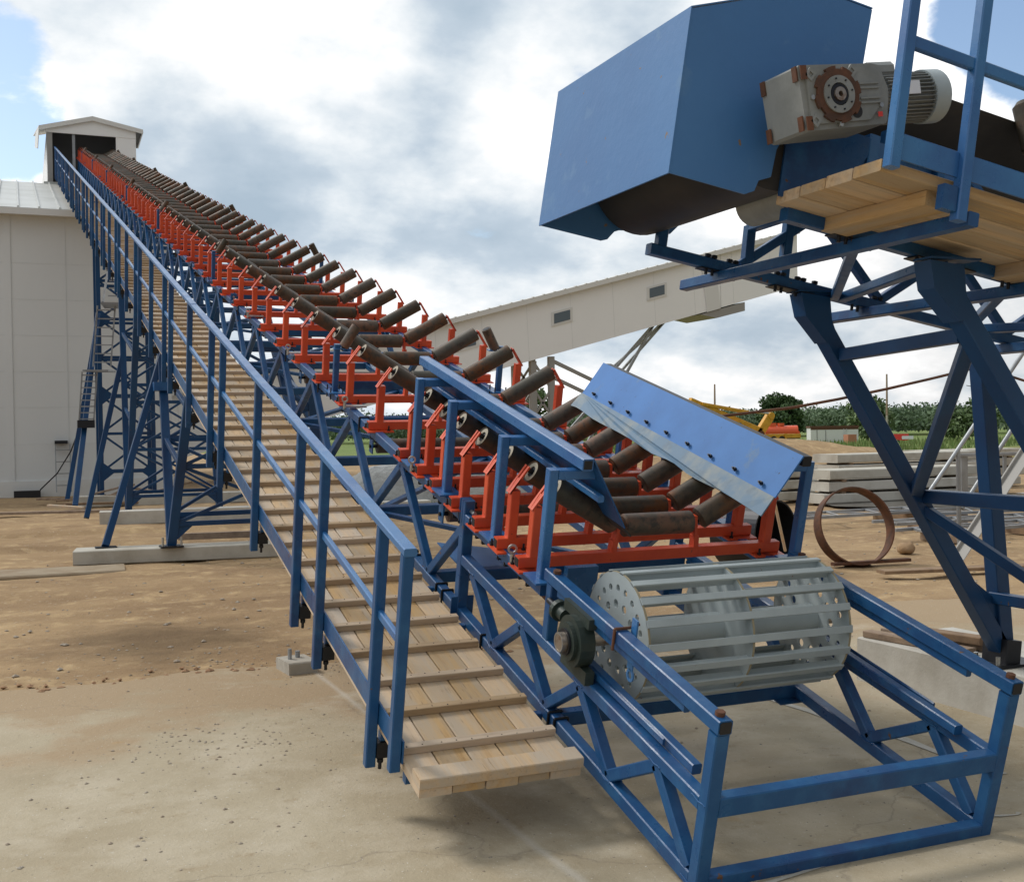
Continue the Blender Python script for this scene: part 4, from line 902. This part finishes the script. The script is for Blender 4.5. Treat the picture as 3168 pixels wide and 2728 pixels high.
# lattice tower 3
t3=thing('lattice_tower','tall blue X-braced lattice tower beside the white wall','lattice tower',(0,0,0))
for x in (2.15,3.60):
    for y in (35.4,36.6): obeam((x,y,.1),(x,y,8.55),.12,.12,'leg','tblue',t3,up=(0,1,0)); MB().box(x-.18,x+.18,y-.18,y+.18,.08,.1).build('base_plate','dark',t3)
zs=[.8,1.9,3.0,4.1,5.2,6.3,7.4,8.4]
for i,z in enumerate(zs):
    for y in (35.4,36.6): obeam((2.15,y,z),(3.60,y,z),.07,.08,'cross_bar','tblue',t3)
    if i<len(zs)-1:
        obeam((2.15,35.4,z),(3.60,35.4,zs[i+1]),.06,.06,'x_brace','tblue',t3); obeam((3.60,35.4,z),(2.15,35.4,zs[i+1]),.06,.06,'x_brace','tblue',t3)
        for q,x in ((1,2.15),(-1,3.60)):
            if i%2==0: MB().plate([(x,35.33,z+.3),(x+q*.38,35.33,z),(x,35.33,z-.3)],(0,.015,0)).build('gusset','tblue',t3)
obeam((1.14,33.6,.1),(2.1,35.0,5.1),.12,.13,'outrigger','tblue',t3,up=(0,1,0)); obeam((1.22,30.6,.1),(2.12,35.2,5.3),.13,.14,'outrigger','tblue',t3,up=(0,1,0))
# ladders and landings
ld=thing('access_ladder','grey steel ladder with landings and cage climbing beside the lattice tower','ladder',(0,0,0))
def ladder(x0,y,z0,z1,w,n,dx=0):
    for s in (0,w): MB().beam((x0+s,y,z0),(x0+s+dx,y,z1),.04,.03,up=(0,1,0),c=0).build('stile','galv',ld)
    for i in range(n): z=z0+(z1-z0)*(i+.5)/n; q=dx*(i+.5)/n; MB().beam((x0+q,y,z),(x0+w+q,y,z),.03,.03,c=0).build('rung','galv',ld)
ladder(1.42,32.1,2.2,3.50,.36,8,.10); ladder(1.80,32.3,3.65,5.25,.44,7,.14); 
MB().box(1.38,1.80,32.0,32.3,2.05,2.25).build('cage_foot','dark',ld)
MB().plate([(1.52,31.9,3.50),(2.15,31.9,3.50),(2.5,34.2,3.60),(1.95,34.2,3.60)],(0,0,.05)).build('landing','galv',ld)
MB().plate([(2.0,31.9,5.25),(2.6,31.9,5.25),(2.75,34.4,5.40),(2.25,34.4,5.40)],(0,0,.05)).build('landing','galv',ld)
for i in range(8): MB().beam((2.2+.02*i,32.2,5.5+.2*i),(2.45+.02*i,32.2,5.5+.2*i),.03,.03,c=0).build('rung','galv',ld)
MB().beam((2.05,31.95,5.3),(2.32,33.4,6.5),.05,.05,c=0).build('hand_rail','galv',ld)
# warehouse
wh=thing('warehouse','large white panelled warehouse with a ribbed sloping roof at left','warehouse',(0,0,0))
YW=38.46
MB().box(-30,4.5,YW,64,.25,8.62).build('wall','wall',wh)
MB().box(-30,4.55,YW-.06,64,-.3,.42).build('plinth','trim',wh)
MB().box(-30,4.6,YW-.05,YW,.42,.50).build('flashing','trim',wh)
b=MB()
for x in [4.3-2.9*k for k in range(12)]+[]: b.box(x-.005,x+.005,YW-.012,YW,.5,8.6)
for z in (1.62,2.75,3.85,4.95,6.05,7.15): b.box(-30,4.5,YW-.006,YW-.0,z-.005,z+.005)
b.build('panel_joints','seam',wh)
MB().box(-.36,-.16,YW-.03,YW,.5,8.6).build('corner_flashing','wall',wh)
rf=MB().plate([(-31,YW-.35,8.72),(4.9,YW-.35,8.72),(4.9,50.2,11.95),(-31,50.2,11.95)],(0,0,.06)).plate([(-31,50.2,11.95),(4.9,50.2,11.95),(4.9,66,8.0),(-31,66,8.0)],(0,0,.06)).build('roof','roof',wh)
b=MB()
for k in range(60): x=4.8-.59*k; b.plate([(x-.025,YW-.35,8.782),(x+.025,YW-.35,8.782),(x+.025,50.1,12.00),(x-.025,50.1,12.00)],(0,0,.05))
b.build('roof_ribs','roof',rf)
MB().box(-31,4.95,YW-.50,YW-.352,8.55,8.74).box(-31,4.95,YW-.35,YW-.0,8.60,8.66).build('gutter','trim',wh)
MB().plate([(4.5,YW,8.6),(4.5,64,8.6),(4.5,50.2,11.9)],(-.05,0,0)).build('gable','wall',wh)
MB().box(.98,1.35,YW-.30,YW-.0,1.62,1.72).build('lamp','dark',wh)
al=thing('step_ladder','faint grey ladder leaning on the white wall','ladder',(1.0,YW-.4,.15))
for s in (0,.42): MB().beam((s,0,0),(s,.3,1.45),.03,.03,c=0).build('stile','galv',al)
for i in range(4): MB().beam((0,.05+.06*i,.2+.36*i),(.42,.05+.06*i,.2+.36*i),.03,.03,c=0).build('rung','galv',al)
tag(MB().box(-.2,.55,YW-.5,YW-.2,.0,.22).build('opening_shade_box','black'),'black box for the shade in an opening at the foot of the white wall','opening')  # solid black box, the opening's shade put into its colour
tag(MB().path([(1.55,34.9,2.05),(1.35,36,1.4),(1.0,37,.75),(.55,38,.25),(.5,38.2,.1)],.02,5).build('cable','dark'),'thin dark cable slanting from the ladder foot down to the wall','cable')
# portal housing on the roof where the belt line enters
ph_=thing('roof_portal','small white gabled housing on the roof ridge where the belt line enters','housing',(0,50,0))
x0,x1=1.22,4.62
MB().box(x0,x0+.20,0,.25,11.9,14.05).build('corner_post','trest',ph_)
MB().box(x1-.78,x1,0,.06,11.4,14.05).build('front_panel','gal',ph_)
MB().plate([(x0-.05,-.02,14.02),(x1+.0,-.02,14.02),(x1,-.02,14.30),(2.95,-.02,14.62),(x0-.05,-.02,14.30)],(0,.08,0)).build('gable','gal',ph_)
MB().box(x0+.95,x0+1.06,.1,.2,12.0,14.02).build('centre_post','galv',ph_)
MB().box(x0,x0+.05,.26,14,12.2,14.2).box(x1-.06,x1-.0,.061,14,11.0,14.2).build('side_wall','gal',ph_)
MB().box(x0+.06,x1-.07,10,10.1,11,14.6).build('inner_shade_wall','inside',ph_); MB().box(x0+.051,x0+.06,.27,9.9,12.2,14.1).box(x1-.07,x1-.061,.27,9.9,12,14.1).box(x0+.07,x1-.08,.3,9.9,14.1,14.15).build('shade_lining','inside',ph_)  # near-black sheets inside the pale walls paint the housing's inner shade
MB().plate([(x0-.30,-.12,14.16),(2.95,-.12,14.70),(2.95,14,14.70+3.0),(x0-.30,14,14.16+3)],(0,0,.06)).plate([(2.951,-.12,14.70),(x1+.28,-.12,14.32),(x1+.28,14,14.32+3),(2.951,14,14.70+3)],(0,0,.06)).build('roof','trim',ph_)
MB().plate([(x0-.30,-.10,14.15),(x0-.36,-.10,13.30),(x0-.34,8,15.2),(x0-.28,8,16.0)],(.03,0,0)).plate([(x1+.27,-.10,14.30),(x1+.06,-.10,13.6),(x1+.06,8,15.6),(x1+.27,8,16.2)],(.03,0,0)).build('side_fascia','trim',ph_)
MB().plate([(x0-.30,-.14,14.22),(2.95,-.14,14.76),(2.95,-.14,14.58),(x0-.30,-.14,14.04)],(0,.018,0)).plate([(2.951,-.14,14.76),(x1+.28,-.14,14.38),(x1+.28,-.14,14.20),(2.951,-.14,14.58)],(0,.018,0)).build('rake_board','trim',ph_)
MB().box(x0-.15,x0+.55,-.10,.4,11.72,12.02).build('foot_flashing','roof',ph_)
# ---------------------------------------------------------------- white conveyor gallery
YG=45
ga=thing('conveyor_gallery','long cream enclosed conveyor gallery slanting up to the right behind the belt line','gallery',(0,0,0))
def gz0(x): return 4.95+(x-20.82)*.2615
def gal(x,z,y=YG): return (x,y,gz0(x)+z)
xa,xb,xe=2.0,29.45,33.7; H_=2.42
MB().plate([gal(xa,0),gal(xb,0),gal(xb,H_),gal(xa,H_)],(0,2.6,0)).build('wall','gal',ga)
MB().plate([gal(xb+.02,.0),gal(xe,.0),gal(xe,H_),gal(xb+.02,H_)],(0,2.6,0)).build('wall','gal',ga)
MB().plate([gal(xb-.75,-.03,YG-.06),gal(xb-.05,-.03,YG-.06),gal(xb-.35,H_,YG-.06),gal(xb-1.05,H_,YG-.06)],(0,.05,0)).build('joint_cover','trim',ga)
b=MB()
for k in range(15): x=3.5+2.05*k; b.plate([gal(x,.02,YG-.008),gal(x+.012,.02,YG-.008),gal(x-.1+.012,H_-.02,YG-.008),gal(x-.1,H_-.02,YG-.008)],(0,.006,0))
b.build('panel_joints','wall',ga)
rf=MB().plate([gal(xa,H_,YG-.25),gal(xe,H_,YG-.25),gal(xe,H_+.16,YG-.25),gal(xa,H_+.16,YG-.25)],(0,.05,0)).plate([gal(xa,H_+.16,YG-.25),gal(xe,H_+.16,YG-.25),gal(xe,H_+.20,YG+1.3),gal(xa,H_+.20,YG+1.3)],(0,0,.05)).plate([gal(xa,H_+.20,YG+1.3),gal(xe,H_+.20,YG+1.3),gal(xe,H_+.10,YG+2.8),gal(xa,H_+.10,YG+2.8)],(0,0,.05)).build('roof','trim',ga)
b=MB()
for k in range(63): x=xa+.5*k; b.plate([gal(x,H_+.205,YG-.27),gal(x+.06,H_+.205,YG-.27),gal(x+.06,H_+.235,YG-.1),gal(x,H_+.235,YG-.1)],(0,0,.03))
b.build('roof_ribs','trim',rf)
for x in (16.6,20.95,25.35 if 0 else 25.62,):
    w=MB().plate([gal(x,1.20,YG-.04),gal(x+1.0,1.20,YG-.04),gal(x+1.0,1.80,YG-.04),gal(x,1.80,YG-.04)],(0,.036,0)).build('window','trim',ga)
    MB().plate([gal(x+.12,1.29,YG-.055),gal(x+.88,1.29,YG-.055),gal(x+.88,1.71,YG-.055),gal(x+.12,1.71,YG-.055)],(0,.012,0)).build('pane','glass',w)
MB().plate([gal(xb-1.1,-.05),gal(xb+1.3,-.05),(gal(xb+1.3,0)[0],YG,gal(xb+1.3,0)[2]-.45),(gal(xb-.2,0)[0],YG,gal(xb-.2,0)[2]-.42)],(0,2.6,0)).build('underside_box','trest',ga)
def gtrest(x,lab,slant=0):
    t=thing('gallery_support',lab,'support trestle',(x,YG+.2,0),(0,0,0)); zt=gz0(x)-.05
    for y in (0,2.0):
        for s in (0,1):
            MB().beam((s*.85-slant*2.6,y,-.1),(s*.85,y,zt+s*.2),.26,.20,up=(0,1,0),c=0).build('leg','trest',t)
        m=4
        for i in range(m): z0=zt*i/m; z1=zt*(i+1)/m; MB().beam((-slant*2.6*(1-i/m),y,z0),(.85-slant*2.6*(1-(i+1)/m),y,z1),.09,.09,up=(0,1,0),c=0).beam((.85-slant*2.6*(1-i/m),y,z0),(-slant*2.6*(1-(i+1)/m),y,z1),.09,.09,up=(0,1,0),c=0).build('x_brace','trest',t)
    return t
g1=gtrest(20.15,'grey lattice support under the cream gallery, nearer one')
for z,dx in ((4.75,0),(4.05,0)): MB().beam((.9,0,z),(9.2,.4,z-3.7+.2),.14,.14,c=0).build('tie_bar','trest',g1)
g2=thing('gallery_support','slender grey crossed struts under the cream gallery, right of the nearer support','support trestle',(0,YG+1,0))
for a,b_ in (((20.0,0,0),(26.5,0,6.45)),((19.2,1.2,0),(27.9,1.2,6.85)),((22.3,0,0),(26.5,0,6.45)),((21.0,1.2,0),(27.9,1.2,6.85))): MB().beam(a,b_,.11,.11,c=0).build('strut','galv',g2)
# sheeted heap and wood behind the truss
b=MB(); vs=[]; n=30; m=14
for j in range(m):
    for i in range(n):
        x=-3.2+6.4*i/(n-1); y=-1.2+2.4*j/(m-1); e_=max(0,1-(abs(x)/3.2)**4)*max(0,1-(abs(y)/1.2)**4)
        vs.append((x,y,e_*(1.25+.35*noise2(x,y,.8,3))-.03))
b.add(vs,[(j*n+i,j*n+i+1,(j+1)*n+i+1,(j+1)*n+i) for j in range(m-1) for i in range(n-1)],True); o=b.build('tarpaulin_heap','foil'); o.location=(9.6,26.5,0); tag(o,'grey sheeted heap on the ground seen through the blue truss','heap')
# ---------------------------------------------------------------- distant things at right
ct=thing('site_cabin','white corrugated site cabin with rusty brown roof edge beyond the earth bank','cabin',(126.3,165.6,-1.45),(0,0,R(-24)))
MB().box(0,8.2,0,3,.25,2.75).build('wall','trim',ct); MB().box(-.1,8.3,-.1,3.1,2.75,3.10).build('roof','rust',ct)
MB().box(-.02,8.22,-.03,-.001,2.45,2.75).build('red_band','rust',ct); MB().box(1.05,1.12,-.04,-.001,.3,2.4).box(2.55,2.62,-.04,-.001,.3,2.4).build('door_frame','dark',ct)
for k in range(3): MB().box(.6+2.9*k,1.6+2.9*k,.4,2.4,-.3,.25).build('foundation_block','woodo',ct)
lb_=MB()
for s in (0,.5): lb_.beam((5.5+s,-.1,.5),(5.7+s,-.04,2.6),.05,.05,c=0)
for i in range(7): lb_.beam((5.52+.03*i,-.08,.7+.28*i),(6.02+.03*i,-.08,.7+.28*i),.04,.04,c=0)
lb_.build('ladder','seam',ct)
tag(MB().box(0,1.7,0,1.2,0,1.5).build('brick_pallet','brick'),'reddish brick pallet standing before the white cabin','pallet').location=(124.5,153.5,-1.3)
tk=thing('tanker_truck','dirty truck with an orange-red tank parked before the trees','truck',(116.3,156.0,-1.32),(0,0,R(-25)))
MB().tube((-5.2,0,2.15),(0,0,2.15),1.0,28).build('tank','redtank',tk); MB().tube((-2.6,0,3.1),(-2.6,0,3.55),.55,16).build('tank_hatch','redtank',tk); MB().box(-4.6,-3.4,-.5,.5,3.0,3.6).build('tank_box','redtank',tk)
MB().box(-5.6,.3,-.9,.9,1.0,1.25).build('chassis','dark',tk); MB().box(-8.0,-5.8,-1.1,1.1,.9,3.0).build('cab','yellow',tk); MB().box(-.2,.2,-1.1,1.1,1.2,2.2).build('rear_rail','redtank',tk)
for x in (-.9,-2.2,-6.8):
    for y in (-1,1): w=MB().tube((x,y-.18,.52),(x,y+.18,.52),.56,20).build('wheel','black',tk); MB().tube((x,y-.2,.52),(x,y+.2,.52),.25,14).build('hub','rust',w)
cr=thing('yellow_crane','yellow truck crane with its folded boom behind the blue skirt plate','crane',(80,118.5,-.45),(0,0,0))
for a,b_,w in (((-7.0,0,5.3),(2.9,0,1.55),.95),((-5.5,-.2,5.0),(1.0,-.2,3.95),.38),((2.6,0,1.2),(4.35,0,3.45),1.05)):
    MB().beam(a,b_,.7,w,c=.06).build('boom_section','yellow',cr)
MB().tube((1.0,-.2,4.0),(4.3,-.2,3.75),.12,10).build('hydraulic_rod','bolt',cr)
MB().tube((2.8,-.5,1.3),(2.8,.5,1.3),.4,16).build('boom_pivot','rust',cr); MB().tube((4.35,-.45,3.5),(4.35,.45,3.5),.42,16).build('boom_knuckle','yellow',cr)
MB().box(-4,8,-1.2,1.2,.75,1.25).build('deck','yellow',cr)
MB().box(-3,0,-.9,.9,1.25,2.9).build('cab','yellow',cr); MB().box(-2.7,-.4,-.92,-.9,1.9,2.7).build('cab_window','glass',cr)
MB().box(5.6,5.85,-1.35,-1.15,0,1.3).build('outrigger','yellow',cr)
for x in (-3,-1.8,4,5.2): MB().tube((x,-1.25,.5),(x,-.9,.5),.52,18).build('wheel','black',cr)
rc=thing('red_signboard_trailer','small dark red trailer with white panels beyond the grass edge','trailer',(122.5,140.5,-1.25),(0,0,R(-30)))
MB().box(0,2.2,0,1.2,.5,1.5).build('body','red',rc); MB().box(1.2,2.9,-.05,.0,.7,1.2).build('panel','white',rc); MB().tube((.6,-.1,.3),(.6,.1,.3),.32,14).build('wheel','black',rc)
def pole(x,y,h,lab):
    t=thing('utility_pole',lab,'pole',(x,y,-.9)); MB().tube((0,0,-.1),(0,0,h*.42),.16,8,.14).build('concrete_stub','conc',t); MB().tube((0,0,h*.42),(.05,0,h),.14,8,.10).build('shaft','woodo',t)
pole(101,117,9.0,'right-hand bare utility pole in front of the distant woods')
pole(81,125.5,8.1,'left-hand bare utility pole above the blue skirt plate')
# rusty rope stretched across
def rope(a,b_,sag,r,m,lab,nm='rope'):
    pts=[]; 
    for i in range(25): f=i/24; p=Vector(a).lerp(Vector(b_),f); p.z-=sag*4*f*(1-f); pts.append(p)
    tag(MB().path(pts,r,6).build(nm,m),lab,'rope')
tag(MB().path([(9.3,14.5,1.95),(9.51,14.5,1.96),(10.72,14.5,2.07),(11.56,14.5,2.19),(12.5,14.5,2.345),(13.41,14.5,2.51),(14.45,14.5,2.71),(15.39,14.5,2.48),(17.5,14.5,1.95)],.022,8).build('rope','rust'),'rusty rope slanting up from the skirt plate, peaking behind the blue legs','rope')
tag(MB().path([(14.1,14.2,2.62),(14.22,14.2,2.50),(14.2,14.2,2.40),(14.05,14.2,2.36),(13.85,14.2,2.39)],.006,5).build('loose_wire','dark'),'thin curled wire hanging beside the heavy blue leg','wire')
# ---------------------------------------------------------------- trees
def leafcloud(b,c,rad,n,size,flat=.8):
    c=Vector(c)
    for _ in range(n):
        d=Vector((random.gauss(0,1),random.gauss(0,1),random.gauss(0,1))).normalized()*(random.random()**.38)
        p=c+Vector((d.x*rad[0],d.y*rad[1],d.z*rad[2])); s=size*random.uniform(.6,1.4)
        u_=Vector((random.gauss(0,1),random.gauss(0,1),random.gauss(0,1))).normalized(); w_=u_.cross(Vector((random.gauss(0,1),random.gauss(0,1),random.gauss(0,1)))).normalized()
        b.add([p-u_*s,p+w_*s*.6,p+u_*s,p-w_*s*.6],[(0,1,2,3)])
def tree(name,lab,x,y,z,h,w,leaf,n=30,per=110,size=.3,group=None):
    t=thing(name,lab,'tree',(x,y,z),(0,0,0),group)
    tr=MB().tube((0,0,-.5),(0,0,h*.5),h*.035,8,h*.02)
    cl_=MB()
    for i in range(n):
        a=random.uniform(0,2*PI); f=random.random(); zz_=h*(.22+.70*f); rr=w*(.5)*(math.sin(PI*min(1,.18+.80*f))**.7)*random.uniform(.35,1)
        p=Vector((cos(a)*rr,sin(a)*rr,zz_)); s=w*random.uniform(.10,.20)
        leafcloud(cl_,p,(s*1.15,s*1.15,s*.85),per,size)
        if i%4==0: tr.tube((0,0,h*.25+.2*zz_*.5),p,h*.012,5,h*.004)
    tr.build('trunk','bark',t); cl_.build('crown',leaf,t); return t
tree('oak_tree','big rounded dark oak standing out above the woods beside the crane',139.6,192.6,-1.5,10.4,9.2,'leaf',46,170,.34)
tree('round_tree','round green tree seen between the orange frames and the gallery support',46.5,105.5,-1.0,7.6,6.0,'leafy',30,130,.24)
wl=[(86,88),(92,84),(98,86),(104,80),(110,84),(82,98),(116,78)]
for i,(x,y) in enumerate(wl): tree('willow_bush','%s pale green willow bush at the edge of the meadow, counted from the left'%ordn(i+1),x*1.75,y*1.75,-1.6,6.6+.8*(i%3),11,'leafy',18,110,.42,'willow bushes at the meadow edge')
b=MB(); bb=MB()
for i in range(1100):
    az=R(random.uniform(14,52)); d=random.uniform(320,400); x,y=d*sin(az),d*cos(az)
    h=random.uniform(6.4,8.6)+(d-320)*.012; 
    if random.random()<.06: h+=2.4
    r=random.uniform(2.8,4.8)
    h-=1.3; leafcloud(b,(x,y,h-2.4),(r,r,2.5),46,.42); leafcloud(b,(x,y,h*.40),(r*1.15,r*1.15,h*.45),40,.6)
tag(b.build('distant_woods','hazeleaf'),'distant belt of green woods along the horizon','woods',kind='stuff')
# meadow tufts
b=MB()
for i in range(9000):
    az=R(random.uniform(20,50)); d=random.uniform(62,230)
    x,y=d*sin(az),d*cos(az); s=random.uniform(.15,.5)*(1+d/200); a=random.uniform(0,PI); dx,dy=cos(a)*.10,sin(a)*.10
    g_=hgt(x,y); b.add([(x-dx,y-dy,g_-.05),(x+dx,y+dy,g_-.05),(x+random.uniform(-.15,.15),y,g_+s)],[(0,1,2)])
M['grassm']=mat('meadow_grass',(.12,.20,.05),.8,0,[(.08,(.20,.24,.08),.4,.6)])
tag(b.build('meadow_grass','grassm'),'tall green meadow grass beyond the earth bank','grass',kind='stuff')
b=MB()
for i in range(500):
    x=random.uniform(7,13); y=random.uniform(24,30); s=random.uniform(.1,.35); a=random.uniform(0,PI); dx,dy=cos(a)*.03,sin(a)*.03
    b.add([(x-dx,y-dy,-.02),(x+dx,y+dy,-.02),(x+random.uniform(-.06,.06),y,s)],[(0,1,2)])
tag(b.build('weeds','grassm'),'weeds in front of the grey sheeted heap','weeds',kind='stuff')
# ---------------------------------------------------------------- render settings
S.render.engine='CYCLES'
S.cycles.max_bounces=6; S.cycles.diffuse_bounces=3; S.cycles.glossy_bounces=3
